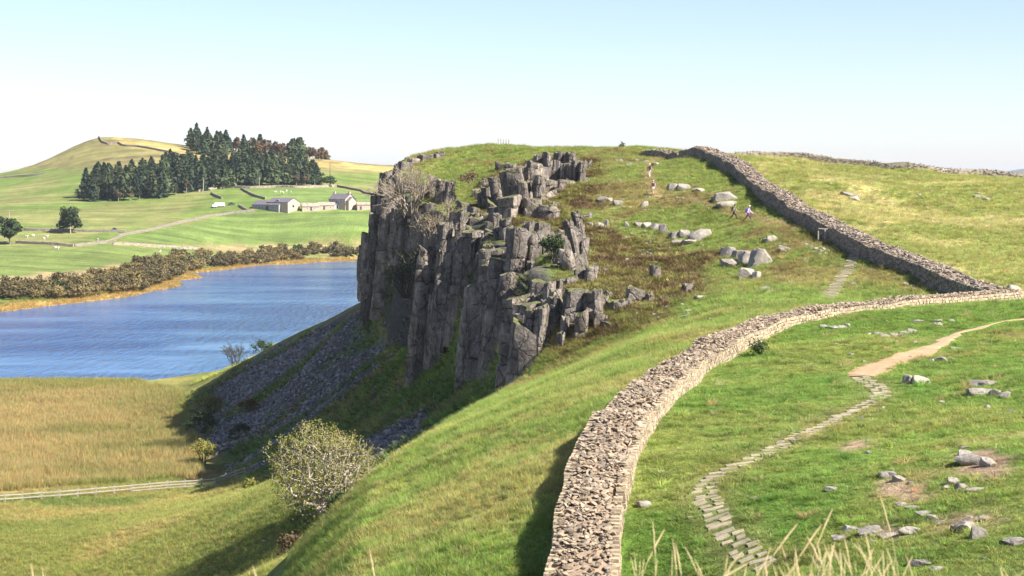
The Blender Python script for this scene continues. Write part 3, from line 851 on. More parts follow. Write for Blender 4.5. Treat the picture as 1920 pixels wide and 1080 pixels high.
def flags(name, label, line, step, width, n_ab, seed, size):
    r = np.random.RandomState(seed)
    root = tag(empty(name, (line[0][0], line[0][1], H1x(line[0]))), label, kind='structure')
    c = resample(np.column_stack([line, np.zeros(len(line))]), step); t, nrm = side(c)
    for i in range(len(c)):
        a0 = math.atan2(t[i, 1], t[i, 0])
        k = n_ab if r.rand() < .6 else max(1, n_ab - 1)
        for j in range(k):
            off = ((j + .5) / k - .5) * width + r.normal(0, .06)
            x, y = c[i, 0] + nrm[i, 0] * off + r.normal(0, .05), c[i, 1] + nrm[i, 1] * off + r.normal(0, .06)
            nn = gnormal(np.array(x), np.array(y))
            z = float(H(np.array(x), np.array(y)))
            yaw = (0 if name == 'stone_path' else a0 + math.pi / 2) + r.normal(0, .10)
            Rm = rotm(-math.asin(nn[1]), math.asin(nn[0]), 0.) @ rotm(r.normal(0, .03), r.normal(0, .03), yaw)
            place_single('flagstone' if name == 'stone_path' else 'step', 'b', int(r.randint(len(BLK))), M_flag, root,
                         (x - root.location.x, y - root.location.y, z - .045 - root.location.z), Rm,
                         (size * r.uniform(.75, 1.25) * (width / k) / .62, size * r.uniform(.5, .8), .17))
    return root
def H1(x, y): return H1x((x, y))
flags('stone_path', 'flagstone path winding through the near pasture', FLAG, .54, 1.1, 2, 5, .46)
flags('stone_steps', 'flight of worn stone steps climbing to the wooden gate', STEPS, .62, 1.4, 1, 6, .45)
print('paths', round(time.time() - T0, 1))

# ------------------------------------------------------------------ the crag: columns of jointed whinstone
def column_mesh(rx, ry, h, seed, lean=(0, 0), slant=0.0, blocks=2.6):
    r = np.random.RandomState(seed)
    ns = r.randint(4, 7)
    ang = np.sort((np.arange(ns) + r.uniform(-.25, .25, ns)) * 2 * math.pi / ns + r.uniform(0, 6.28))
    base = np.stack([np.cos(ang) * rx * r.uniform(.9, 1.2, ns), np.sin(ang) * ry * r.uniform(.9, 1.2, ns)], 1) * 1.15
    ring0 = []
    for i in range(ns):                                     # corners chamfered, one mid point per side
        a, b, c = base[i - 1], base[i], base[(i + 1) % ns]
        ring0 += [b + (a - b) * .15, b + (c - b) * .15, b + (c - b) * .5 + r.normal(0, .05, 2) * rx]
    ring0 = np.array(ring0); m = len(ring0)
    rings, z = [], 0.0
    keep = np.ones(2); shift = np.zeros(2); sc = 1.10; mr = min(rx, ry)
    while z < h - .01:
        seg = min(h - z, blocks * r.uniform(.3, 1.35))
        if h - z - seg < .45: seg = h - z
        if z > h * .6 and r.rand() < .24:                  # a block has fallen: the column steps back
            f = r.uniform(.66, .9); ax = r.randint(2)
            keep[ax] *= f; shift[ax] += (1 - f) * (rx, ry)[ax] * (.8 if ax == 0 else .8) * (1 if r.rand() < .75 else -1)
        keep = np.maximum(keep, .5)
        tw = r.normal(0, .06); cs, sn = math.cos(tw), math.sin(tw)
        rg = (ring0 @ np.array(((cs, sn), (-sn, cs)))) * (sc * r.uniform(.95, 1.04) * keep) + shift + r.normal(0, .055, 2) * mr
        rg = rg + r.normal(0, .045, rg.shape) * min(mr, 1.0)
        cen = rg.mean(0); g = min(.12, seg * .18)
        for zz, f in ((z, .95), (z + g, 1.0), (z + seg * .45, 1.0 + r.uniform(-.04, .04)), (z + seg - g, .985), (z + seg, .93)):
            k = cen + (rg - cen) * f + np.array(lean) * zz + r.normal(0, .03, rg.shape) * min(rx, 1)
            rings.append(np.column_stack([k, np.full(m, zz) + (r.normal(0, .07, m) if zz > .1 else 0)]))
        sc = max(.84, sc - .02); z += seg
    top = rings[-1].copy(); top[:, 2] += slant * (top[:, 0] - top[:, 0].mean()) + r.normal(0, .12, m)
    rings[-1] = top
    n = len(rings); V = np.vstack(rings)
    cen = top.mean(0) + (0, 0, .15)
    V = np.vstack([V, cen]); k = np.arange(m)
    Fc = [[int(i * m + a), int(i * m + (a + 1) % m), int((i + 1) * m + (a + 1) % m), int((i + 1) * m + a)] for i in range(n - 1) for a in k]
    Fc += [[int((n - 1) * m + a), int((n - 1) * m + (a + 1) % m), n * m] for a in k]
    return V, Fc
crag = tag(empty('crag', (-5, 200, 20)), 'dark columnar rock cliff', kind='structure')
COLUMNS = []
def put_column(x, y, zt, zb, rx, ry, seed, lean=(0, 0), slant=0., blocks=2.6):
    V, Fc = column_mesh(rx, ry, max(.8, zt - zb), seed, lean, slant, blocks)
    COLUMNS.append((V, Fc, np.array((x, y, zb)), 2 * rx * FPX / y))
HERO = [  # left, right, top row, bottom row, distance, lean, thickness factor
    (695, 712, 364, 520, 266, 0, 1.3), (678, 702, 440, 545, 264, .03, 1.2), (688, 712, 462, 585, 258, .06, 1.2), (708, 730, 365, 500, 262, 0, 1.2), (712, 732, 470, 580, 255, .04, 1),
    (722, 740, 338, 470, 264, 0, 1), (738, 756, 330, 440, 262, 0, 1), (726, 744, 480, 560, 252, 0, 1), (755, 772, 340, 430, 256, 0, 1), (770, 790, 345, 440, 252, 0, 1), (788, 804, 350, 450, 248, 0, 1),
    (803, 820, 332, 430, 243, 0, 1.1), (818, 837, 337, 412, 238, 0, 1), (836, 854, 340, 405, 236, 0, 1),
    (750, 768, 305, 345, 268, .1, 1.4), (765, 785, 298, 330, 270, .1, 1.4), (785, 812, 290, 318, 271, 0, 1.6), (812, 832, 288, 300, 272, 0, 1.6),
    (826, 852, 419, 625, 200, .02, 1.0), (850, 879, 421, 600, 199, .02, 1.0), (845, 876, 396, 430, 206, 0, 1.2), (874, 892, 448, 600, 202, .02, 1), (890, 906, 452, 590, 200, .02, 1), (902, 921, 446, 600, 197, 0, 1),
    (892, 920, 516, 612, 193, .03, 1), (868, 888, 560, 636, 194, .05, 1), (880, 905, 400, 450, 208, 0, 1.2), (903, 925, 405, 455, 206, 0, 1.2), (798, 814, 528, 580, 214, .08, 1), (812, 826, 552, 582, 212, 0, 1),
    (917, 942, 332, 398, 222, -.12, 1.1), (902, 920, 352, 400, 222, -.1, 1), (949, 977, 318, 400, 216, -.18, 1), (970, 986, 342, 400, 214, -.1, 1), (984, 1016, 306, 385, 220, -.06, 1), (1003, 1018, 330, 385, 216, 0, 1),
    (940, 980, 369, 430, 199, 0, 1.2), (980, 1012, 374, 432, 200, -.05, 1.2), (924, 941, 402, 540, 192, -.03, 1), (938, 958, 412, 560, 189, -.03, 1), (950, 966, 428, 600, 184, 0, 1),
    (958, 990, 430, 600, 174, .02, 1.2), (986, 1020, 440, 610, 175, .02, 1.2), (984, 1002, 418, 450, 178, 0, 1.4), (1001, 1018, 420, 450, 178.6, 0, 1.4), (1016, 1032, 421, 455, 179.4, 0, 1.4), (1018, 1034, 452, 600, 176, 0, 1),
    (940, 966, 515, 690, 171, .04, 1), (963, 992, 540, 690, 171, .03, 1), (988, 1012, 560, 660, 169, 0, 1), (930, 945, 560, 690, 178, 0, 1),
    (1044, 1060, 440, 560, 172, -.22, 1), (1058, 1074, 415, 520, 177, -.2, 1), (1072, 1088, 399, 490, 182, -.2, 1), (1050, 1072, 470, 560, 168, -.2, 1), (1034, 1046, 500, 580, 170, -.15, 1),
    (1037, 1052, 302, 350, 228, 0, 1), (1050, 1063, 310, 345, 227, 0, 1), (1062, 1076, 306, 342, 226.5, 0, 1), (1075, 1088, 300, 335, 226, 0, 1), (1086, 1100, 303, 332, 225, 0, 1), (1020, 1036, 286, 315, 236, 0, 1.2), (1005, 1022, 290, 312, 238, 0, 1.2), (1040, 1058, 286, 305, 238, 0, 1.4), (1062, 1080, 288, 303, 237, 0, 1.4),
    (989, 1012, 582, 735, 149, .05, 1), (1006, 1028, 578, 730, 148, .04, 1), (1012, 1032, 566, 700, 151.5, .03, 1), (1029, 1050, 560, 700, 151, .02, 1), (1021, 1046, 532, 590, 156, 0, 1.4), (1043, 1066, 528, 580, 157, 0, 1.5), (1030, 1052, 545, 640, 154, 0, 1.2),
    (1063, 1096, 545, 670, 148, .02, 1.3), (1092, 1128, 548, 668, 147.4, -.03, 1.3), (1080, 1110, 590, 680, 145.6, 0, 1), (1056, 1070, 600, 680, 147, 0, 1), (1046, 1062, 625, 690, 145.5, 0, 1), (1110, 1130, 585, 660, 146, -.05, 1),
    (1132, 1158, 608, 665, 144, -.05, 1.2), (1162, 1183, 566, 625, 149, -.03, 1), (1178, 1206, 543, 605, 150.5, 0, 1.1), (1120, 1140, 556, 600, 152, 0, 1.2), (1140, 1158, 560, 600, 153, 0, 1), (1155, 1170, 610, 650, 145, 0, 1),
    (1220, 1239, 501, 545, 163, -.05, 1), (1236, 1250, 560, 600, 148, 0, 1), (1282, 1300, 535, 580, 151, 0, 1), (1252, 1268, 556, 590, 150, 0, 1), (1268, 1284, 555, 585, 151, 0, 1), (1300, 1316, 545, 575, 152, 0, 1),
    (1212, 1226, 556, 598, 150, 0, 1), (1100, 1120, 500, 540, 163, 0, 1.2), (1076, 1098, 505, 545, 164, 0, 1.2), (1090, 1104, 450, 480, 178, 0, 1.2), (1080, 1096, 425, 455, 184, 0, 1.2)]
rh = np.random.RandomState(70)
for i, (u0, u1, v0, v1, d, lean, tk) in enumerate(HERO):
    rx = (u1 - u0) / 2 * d / FPX; ry = max(rx * 1.05 * tk, .7)
    if lean >= 0 and u0 > 740: lean += .08
    a, b = P((u0 + u1) / 2, v0, d), P((u0 + u1) / 2, v1, d)
    put_column(a[0] - lean * (a[2] - b[2] + 1.8), d + ry, a[2], b[2] - 1.8, rx * 1.05, ry, 300 + i, (lean, 0), (random.random() - .5) * .6, 3.6 if rx > 1 else 2.4)
    if v1 - v0 > 38 and u0 < 1065:                        # the mass of rock behind each buttress
        for q in range(2):
            bx = a[0] + rh.normal(0, rx * .7) + rx * .6; by = d + ry * 2 + rh.uniform(.2, 1.8)
            bz = a[2] - rh.uniform(.2, 2.2)
            g = H1(bx, by)
            if bz - g < 9: put_column(bx - lean * 6, by, bz, min(g, b[2]) - 1.5, rx * rh.uniform(.9, 1.4), ry * 1.2, 600 + 2 * i + q, (lean, 0), rh.normal(0, .3), 3.2)
# columns that fill the face between
r = np.random.RandomState(77)
yy = 150.0
while yy < 290:
    for row, (e0, drop) in enumerate(((-4.4, 11.0), (-3.0, 6.5), (-1.5, 3.0), (.2, 1.0))):
        y = yy + r.uniform(-.9, .9) + row * .4
        xe = float(np.interp(y, _EY, _EX)) + 1.6 * float(vnoise(y / 7.0, 3.1, 5)) + .8 * float(vnoise(y / 2.6, 0, 6))
        x = xe + e0 + r.normal(0, .6)
        rec = .5 + .5 * float(vnoise(y / 6.5, 7.7, 9))                 # bays and buttresses
        if row < 3 and rec < .36: continue
        if (row < 2 and (214 < y < 254 or y > 256)) or (row < 2 and 181 < y < 188) or (row < 2 and 160 < y < 167): continue
        if row == 0 and y < 160: continue
        zt = H1(xe + .8, y) - drop * r.uniform(.1, 1.0) * (1.3 - rec); zb = H1(x - 1.2, y) - 1.5
        if zt - zb < 1.0: continue
        rx = r.uniform(.7, 1.75)
        put_column(x - .09 * (zt - zb), y, zt, zb, rx, rx * r.uniform(.8, 1.25), 2900 + int(yy * 10) + row, (.09, 0), r.normal(0, .35), r.uniform(2.2, 4.5))
    yy += r.uniform(1.7, 3.0)
# broken rock between the main face and the upper tier
for x, y in scatter_poly(W([(850, 425), (905, 330), (1000, 300), (1100, 300), (1110, 340), (1085, 420), (1130, 520), (1210, 560), (1150, 620), (1060, 560), (1040, 480), (950, 410)], d0=140), 95, r):
    g = H1(x, y); rx = r.uniform(.45, 1.25)
    put_column(x, y, g + r.uniform(.0, 1.1) * min(rx, 1), g - 2.5, rx, rx * r.uniform(.8, 1.2), 5000 + int(x * 31 + y * 17) % 3000, (r.uniform(-.1, .1), 0), r.normal(0, .4), 1.1)
COLUMNS.sort(key=lambda k: -k[3])
corg = np.array(crag.location)
for V, Fc, l, s_ in COLUMNS[:300]: obj('rock_column', mesh_np('rock_column', V, Fc, [M_rock], True), crag, l - corg).data.set_sharp_from_angle(angle=R(34))
RV, RF, off = [], [], 0
for V, Fc, l, s_ in COLUMNS[300:]:
    RV.append(V + l - corg); RF += [[i + off for i in f] for f in Fc]; off += len(V)
if RV: obj('rock_column_remainder', mesh_np('rock_columns', np.vstack(RV), RF, [M_rock]), crag)['kind'] = 'stuff'
print('crag', len(COLUMNS), round(time.time() - T0, 1))

# ------------------------------------------------------------------ boulders and outcrops
def rock_template(seed, box=.4):
    """weathered boulder: rounded block with a few flat joint faces"""
    r = np.random.RandomState(seed)
    bm = bmesh.new(); bmesh.ops.create_icosphere(bm, subdivisions=3, radius=1)
    V = np.array([v.co[:] for v in bm.verts])
    V = V / (np.abs(V) ** 7).sum(1)[:, None] ** (1 / 7)
    for _ in range(11):
        n = r.normal(size=3); n /= np.linalg.norm(n); d = r.uniform(.66, 1.02)
        k = V @ n; V = V - np.maximum(0, k - d)[:, None] * n * .98
    n1 = fbm(V[:, 0] * 2.3 + V[:, 2] * 1.7 + seed, V[:, 1] * 2.3 - V[:, 2], seed, 3)
    crack = np.abs((V[:, 0] + .3 * V[:, 2] + .15 * n1) - r.uniform(-.4, .4)) < .06
    n2 = fbm(V[:, 0] * 6 + V[:, 2] * 4, V[:, 1] * 6 - V[:, 2] * 3, seed + 5, 2)
    V = V * (1 + .07 * n1 + .045 * n2 - .10 * crack)[:, None] * .50
    for v, c in zip(bm.verts, V): v.co = c
    me = bpy.data.meshes.new('rock'); bm.to_mesh(me); bm.free()
    me.materials.append(M_boulder)
    me.polygons.foreach_set('use_smooth', np.ones(len(me.polygons), bool))
    me.set_sharp_from_angle(angle=R(30))
    return me
ROCKS = [rock_template(400 + i, .5) for i in range(8)]
rb = np.random.RandomState(15)
def rock_at(name, u, v, wpx, hpx, parent=None, org=None, d0=42, d1=280, sink=.44, dep=.9):
    g = hit(u, v + hpx * .35, d0, d1, 1500)
    k = g[1] / FPX
    w, h = wpx * k * 1.05, hpx * k * 1.15
    loc = np.array((g[0], g[1] + w * dep * .3, H1(g[0], g[1]) + h * (.5 - sink)))
    o = bpy.data.objects.new(name, ROCKS[rb.randint(len(ROCKS))]); COL.objects.link(o)
    if parent: o.parent = parent; loc = loc - org
    o.location = loc
    o.rotation_euler = (rb.normal(0, .10), rb.normal(0, .12), rb.choice([0, math.pi / 2, math.pi]) + rb.normal(0, .25))
    o.scale = (w, w * dep, max(h, w * .25)) if abs(math.sin(o.rotation_euler[2])) < .7 else (w * dep, w, max(h, w * .25))
    return o
def outcrop(label, rocks, group=None, **k):
    g = hit(rocks[0][0], rocks[0][1], 42, 280, 1500)
    if len(rocks) == 1:
        return tag(rock_at('boulder', *rocks[0], **k), label, 'boulder', group)
    root = tag(empty('rock_outcrop', g), label, 'rocks', group)
    for q in rocks: rock_at('rock', *q, parent=root, org=np.array(root.location), **k)
    return root
outcrop('rounded grey boulder split by one crack, in the pasture below the path', [(1706, 711, 24, 24), (1728, 712, 30, 21), (1742, 716, 10, 10)])
outcrop('low grey boulder of stacked flat slabs right of the split boulder', [(1840, 734, 42, 18), (1866, 736, 20, 18), (1850, 718, 52, 12), (1886, 740, 20, 18)])
outcrop('small pale stone hump beside the earth path', [(1764, 673, 26, 11), (1748, 676, 12, 7), (1784, 674, 10, 6)])
outcrop('large layered flat outcrop on a bare earth scar', [(1825, 862, 60, 24), (1855, 866, 30, 24), (1812, 850, 30, 12)])
outcrop('pale wedge of rock above the small soil scar', [(1666, 888, 32, 18), (1688, 897, 26, 16), (1708, 905, 14, 7)])
outcrop('jagged ledge of tilted thin slabs below the layered outcrop', [(1790, 902, 24, 14), (1806, 912, 30, 14), (1775, 914, 22, 10), (1830, 918, 34, 8)])
outcrop('blocky dark-jointed outcrop, the squarest in the lower pasture', [(1790, 990, 16, 18), (1812, 987, 36, 26), (1836, 999, 32, 28)])
outcrop('low run of pale stones along the lower soil scar', [(1690, 945, 20, 10), (1712, 952, 30, 12), (1732, 962, 26, 12), (1752, 970, 26, 10), (1762, 978, 20, 8)])
outcrop('broad flat bleached slabs among the lower grass', [(1600, 992, 34, 12), (1632, 995, 46, 16), (1665, 1003, 28, 10), (1575, 1008, 30, 14)])
outcrop('single slanting pale slab near the slab cluster', [(1712, 995, 40, 12)])
outcrop('small white stone lying left of the soil scar', [(1562, 917, 30, 9)])
outcrop('square grey block sitting on grass beside the wall notch', [(1208, 945, 26, 15)])
outcrop('rock half buried at the lowest edge of the pasture', [(1725, 1056, 40, 16), (1755, 1066, 26, 10)])
outcrop('grey stone in grass right of the squarest outcrop', [(1905, 1015, 44, 18)])
outcrop('little pale stone above the squarest outcrop', [(1846, 972, 26, 12)])
outcrop('scatter of wall stones fallen in grass below the wall curve', [(1545, 611, 16, 8), (1560, 614, 22, 8), (1580, 613, 18, 7), (1590, 609, 12, 8)])
outcrop('row of fallen wall stones in the upper pasture', [(1646, 625, 24, 9), (1660, 629, 18, 8), (1678, 628, 16, 8), (1696, 624, 22, 9), (1712, 620, 20, 9)])
outcrop('flat fallen stones nearest the wall junction', [(1724, 602, 28, 6), (1756, 602, 22, 7), (1760, 608, 16, 7), (1782, 601, 16, 6)])
outcrop('small stone beside the far end of the earth path', [(1795, 653, 22, 6)])
outcrop('tiny stone left of the path in the upper pasture', [(1597, 664, 14, 6)])
outcrop('rounded boulder at the foot of the climbing wall', [(1906, 541, 34, 16)])
# hill beyond the gap
outcrop('largest pale outcrop of rounded blocks on the hillside', [(1366, 471, 34, 24), (1391, 476, 34, 22), (1428, 480, 44, 46), (1405, 482, 36, 34), (1387, 490, 36, 14), (1372, 492, 40, 22), (1403, 512, 34, 28), (1420, 515, 18, 20)], d0=120)
outcrop('big square pale block ending the long rock ledge', [(1312, 438, 46, 30), (1284, 437, 20, 20), (1268, 440, 26, 18), (1272, 452, 26, 10), (1296, 452, 30, 12)], d0=120)
outcrop('long low ledge of upright grey blocks across the heather', [(1245, 428, 18, 26), (1228, 424, 22, 16), (1212, 422, 20, 16), (1196, 421, 18, 15), (1176, 420, 9, 16), (1137, 418, 10, 20), (1122, 421, 18, 12), (1105, 421, 14, 12), (1090, 425, 14, 14)], d0=120)
outcrop('pale boulder pair on the slope above the walkers', [(1362, 367, 44, 24), (1360, 383, 38, 18), (1345, 372, 20, 14)], d0=120)
outcrop('low bleached outcrop on the upper slope near the footpath', [(1262, 350, 22, 18), (1283, 350, 24, 16), (1310, 356, 22, 12)], d0=120)
outcrop('upright rounded boulder standing alone in the turf', [(1209, 382, 15, 16)], d0=120)
outcrop('dark-sided rock pair left of the lone upright boulder', [(1130, 373, 22, 15), (1144, 374, 12, 12), (1160, 379, 22, 10)], d0=120)
outcrop('weathered boulder right above the largest outcrop', [(1450, 447, 26, 18), (1436, 450, 14, 10)], d0=120)
outcrop('heap of small loose stones below the wooden gate', [(1520, 462, 9, 7), (1530, 466, 10, 8), (1540, 470, 11, 8), (1548, 475, 9, 7), (1536, 476, 8, 7), (1512, 458, 9, 6), (1525, 472, 9, 7), (1544, 466, 8, 6), (1553, 470, 7, 6), (1508, 486, 8, 8), (1515, 490, 7, 5)], d0=120)
outcrop('grey flat-topped stone in grass above the wall curve', [(1437, 541, 24, 8)], d0=120)
outcrop('flat pale slab between the largest outcrop and the stone heap', [(1474, 466, 28, 10)], d0=120)
outcrop('cluster of small stones just behind the wall curve', [(1422, 568, 9, 6), (1395, 576, 8, 6), (1356, 588, 10, 7), (1335, 598, 16, 5), (1288, 583, 15, 7), (1285, 592, 18, 7), (1286, 602, 14, 7)], d0=110)
outcrop('bare rock slab on the grassy right-hand hill', [(1592, 364, 30, 14), (1604, 372, 20, 12)], d0=120)
outcrop('small pale outcrop on the right-hand hill below the skyline wall', [(1838, 368, 22, 9), (1850, 372, 14, 8)], d0=120)
outcrop('pair of small stones near the shadowed climbing wall', [(1598, 531, 16, 6), (1700, 532, 14, 6), (1712, 536, 12, 5)], d0=120)
outcrop('flat grey boulder half sunk in the heather edge', [(1315, 556, 22, 8)], d0=120)
outcrop('angular fallen block on the grass bank under the crag', [(890, 698, 26, 20)], d0=150)
outcrop('pale rocks around the roots of the gnarled tree', [(596, 978, 14, 12), (580, 985, 16, 8), (626, 968, 22, 28), (612, 982, 12, 8), (570, 978, 12, 7)], d0=120)
outcrop('bright lit stones at the bottom of the scree', [(425, 832, 18, 9), (440, 828, 14, 9), (418, 842, 14, 7), (452, 826, 10, 6)], d0=150)
outcrop('small white stone lying in the lower meadow', [(419, 991, 9, 6)], d0=130)
outcrop('white stone in the meadow nearer the gnarled tree', [(495, 1014, 8, 5)], d0=130)
outcrop('skyline rocks behind the walkers on the footpath', [(1228, 308, 14, 10), (1212, 303, 10, 8), (1180, 308, 12, 8), (1160, 300, 16, 8), (1192, 300, 10, 6)], d0=120)
# many small stones half sunk in turf and heather: nobody could count them
sr = np.random.RandomState(23)
pts = np.vstack([scatter_poly(Z_heath, 300, sr), scatter_poly(Z_heath2, 70, sr),
                 scatter_poly(W([(1040, 300), (1300, 330), (1400, 440), (1480, 540), (1330, 600), (1150, 640), (1080, 420)], d0=120), 130, sr),
                 scatter_poly(W([(1180, 960), (1900, 1060), (1910, 600), (1560, 600), (1300, 800)], d0=42), 70, sr),
                 scatter_poly(W([(1480, 320), (1900, 350), (1910, 480), (1750, 440)], d0=120), 60, sr)])
n = len(pts); sz = .16 + .62 * sr.rand(n) ** 2.2
sz = np.where(pts[:, 1] < 120, sz * .55, sz)
loc = np.column_stack([pts, H(pts[:, 0], pts[:, 1]) - sz * .02])
tag(obj('scattered_stones', batch('scattered_stones', RUB, sr.randint(0, 8, n), loc, rotm(sr.normal(0, .3, n), sr.normal(0, .3, n), sr.rand(n) * 6.3),
    np.stack([sz * 1.2, sz, sz * 1.3], 1), [M_boulder])), 'small stones half sunk in the turf and heather', 'stones', kind='stuff')
# scree
pts = np.vstack([scatter_poly(Z_scree, 21000, sr), scatter_poly(Z_scree2, 5000, sr), scatter_poly(W([(640, 660), (500, 780), (440, 880), (560, 860), (760, 760), (850, 700), (760, 620)], d0=150), 1500, sr)])
strip = fbm((pts[:, 0] * .35 + pts[:, 1] * .94) / 5.5, (pts[:, 0] * .94 - pts[:, 1] * .35) / 26, 55, 3)
pts = pts[(strip + .18 * sr.normal(size=len(pts)) > -.05) & (sr.rand(len(pts)) < np.maximum(np.maximum(soft(pts[:, 0], pts[:, 1], Z_scree, 14), soft(pts[:, 0], pts[:, 1], Z_scree2, 9)), .25))]
pts = pts[H(pts[:, 0], pts[:, 1]) > .6]
n = len(pts); sz = .28 + .75 * sr.rand(n) ** 3
loc = np.column_stack([pts, H(pts[:, 0], pts[:, 1]) + sz * .15])
tag(obj('scree', batch('scree', RUB, sr.randint(0, 8, n), loc, rotm(sr.normal(0, .5, n), sr.normal(0, .5, n), sr.rand(n) * 6.3),
    np.stack([sz * 1.2, sz, sz], 1), [M_scree])), 'slope of dark loose broken stones under the crag', 'scree', kind='stuff')
print('rocks', round(time.time() - T0, 1))

# ------------------------------------------------------------------ vegetation
def leaf_material(name, cols, rnd=.35, trans=.25, sc=.35):
    m = new_mat(name, rough=.85, spec=.15)
    t = NT(m)
    p = pos(t)
    f = t.noise(p, sc, 3, .6); g = t.noise(p, sc * 9, 2, .6)
    c = t.ramp(f, [(.3, cols[0]), (.52, cols[1]), (.75, cols[2])])
    c = t.mix(1.0, c, t.ramp(g, [(.3, .65), (.7, 1.35)]), 'MULTIPLY')
    oi = t.n('ShaderNodeObjectInfo').outputs['Random']
    c = t.mix(1.0, c, t.ramp(oi, [(0, (1 - rnd, 1 - rnd, 1 - rnd * .8)), (.5, (1, 1, 1)), (1, (1 + rnd, 1 + rnd * .8, 1 + rnd * .3))]), 'MULTIPLY')
    t.l(c, t.b.inputs['Base Color'])
    tr = t.n('ShaderNodeBsdfTranslucent'); t.l(c, tr.inputs['Color'])
    mx = t.n('ShaderNodeMixShader'); mx.inputs[0].default_value = trans
    t.l(t.b.outputs[0], mx.inputs[1]); t.l(tr.outputs[0], mx.inputs[2])
    t.l(mx.outputs[0], t.t.nodes['Material Output'].inputs['Surface'])
    return m
def bark_material(name, a, b):
    m = new_mat(name, rough=.9)
    t = NT(m); f = t.noise(pos(t, (3, 3, .8)), 2.0, 4, .6)
    t.l(t.ramp(f, [(.3, a), (.7, b)]), t.b.inputs['Base Color']); t.l(t.bump(f, .5, .05), t.b.inputs['Normal'])
    return m
M_spruce = leaf_material('spruce_needles', ((.030, .050, .028), (.048, .074, .038), (.075, .100, .048)), .3, .15)
M_pine = leaf_material('pine_needles', ((.046, .064, .032), (.070, .092, .044), (.105, .125, .056)), .3, .15)
M_brown = leaf_material('autumn_leaves', ((.085, .058, .032), (.13, .088, .048), (.17, .125, .062)), .35, .15)
M_scrub = leaf_material('willow_scrub_leaves', ((.085, .072, .032), (.145, .118, .052), (.215, .165, .085)), .4, .15, .25)
M_green = leaf_material('green_leaves', ((.028, .048, .018), (.048, .074, .026), (.075, .105, .036)), .3, .15)
M_treeleaf = leaf_material('sycamore_leaves', ((.14, .155, .036), (.225, .22, .055), (.29, .245, .078)), .1, .3, .5)
M_bark = bark_material('pale_bark', (.24, .20, .15), (.46, .40, .32))
M_darkbark = bark_material('dark_bark', (.05, .042, .034), (.12, .10, .08))
M_twig = bark_material('bare_twigs', (.20, .16, .115), (.36, .295, .22))
M_dtwig = bark_material('dark_twigs', (.05, .05, .035), (.10, .09, .06))

def leaf_cloud(cen, nrm, size, rs, asp=.6):
    """quads around points, facing roughly outwards"""
    n = len(cen)
    a = rs.normal(size=(n, 3)) * .6 + nrm
    a /= np.linalg.norm(a, axis=1)[:, None] + 1e-9
    b = np.cross(a, rs.normal(size=(n, 3))); b /= np.linalg.norm(b, axis=1)[:, None] + 1e-9
    c = np.cross(a, b)
    s = (size * rs.uniform(.6, 1.4, n))[:, None]
    V = np.stack([cen - b * s, cen + c * s * asp, cen + b * s, cen - c * s * asp], 1).reshape(-1, 3)
    return V, np.arange(4 * n).reshape(-1, 4)
def conifer_crown(h, rad, seed, kind):
    rs = np.random.RandomState(seed)
    C, N, base = [], [], h * (.06 if kind == 's' else .16)
    lv = 18
    for i in range(lv):
        f = i / (lv - 1); z = base + (h - base) * f
        rr = rad * ((1 - f) ** .6 if kind == 's' else max(.12, 1 - f ** 2.2) * (.75 + .25 * rs.rand())) * rs.uniform(.78, 1.12)
        nb = max(4, int(9 * (1 - f) + 3))
        for j in range(nb):
            a = j * 2 * math.pi / nb + rs.uniform(-.4, .4)
            ln = rr * rs.uniform(.6, 1.15)
            for q in np.linspace(.2, 1, 4):
                C.append((math.cos(a) * ln * q, math.sin(a) * ln * q, z - .28 * ln * q ** 1.5 * (1 if kind == 's' else -.2) + rs.normal(0, .12)))
                N.append((math.cos(a) * .5, math.sin(a) * .5, .9))
    C.append((0, 0, h)); N.append((1, 0, .2))
    V, Fc = leaf_cloud(np.array(C), np.array(N), rad * (.25 if kind == 's' else .30), rs, .6)
    return mesh_np('crown', V, Fc, [M_spruce if kind == 's' else M_pine])
def round_crown(w, h, z0, seed, mat, n=420, leaf=.5, clumps=11, flat=1.0):
    rs = np.random.RandomState(seed)
    cc = rs.normal(size=(clumps, 3)); cc /= np.linalg.norm(cc, axis=1)[:, None]
    cc *= rs.uniform(.25, .78, clumps)[:, None]
    k = rs.randint(clumps, size=n)
    d = rs.normal(size=(n, 3)); d /= np.linalg.norm(d, axis=1)[:, None]
    p = cc[k] + d * (rs.rand(n) ** .4 * rs.uniform(.22, .44, clumps)[k])[:, None]
    p[:, 2] = np.maximum(p[:, 2], -.8)
    V, Fc = leaf_cloud(p * (w / 2, w / 2, h / 2) + (0, 0, z0 + h / 2), d + (0, 0, .3), leaf, rs, .65)
    return mesh_np('crown', V, Fc, [mat])
def tube_mesh(name, segs, mat, sides=5):
    """segs: (p0, p1, r0, r1) tapered sticks"""
    segs = [s for s in segs]
    n = len(segs)
    p0 = np.array([s[0] for s in segs]); p1 = np.array([s[1] for s in segs]); r0 = np.array([s[2] for s in segs]); r1 = np.array([s[3] for s in segs])
    d = p1 - p0; d /= np.linalg.norm(d, axis=1)[:, None] + 1e-9
    ref = np.where(np.abs(d[:, 2:3]) < .9, np.array([[0, 0, 1.]]), np.array([[1., 0, 0]]))
    a = np.cross(d, ref); a /= np.linalg.norm(a, axis=1)[:, None]; b = np.cross(d, a)
    t = np.arange(sides) * 2 * math.pi / sides
    o = a[:, None] * np.cos(t)[None, :, None] + b[:, None] * np.sin(t)[None, :, None]
    V = np.concatenate([p0[:, None] + o * r0[:, None, None], p1[:, None] + o * r1[:, None, None]], 1)
    k = np.arange(sides)
    f = np.stack([k, (k + 1) % sides, sides + (k + 1) % sides, sides + k], 1)
    Fc = (f[None] + (np.arange(n) * 2 * sides)[:, None, None]).reshape(-1, 4)
    return mesh_np(name, V.reshape(-1, 3), Fc, [mat], True)
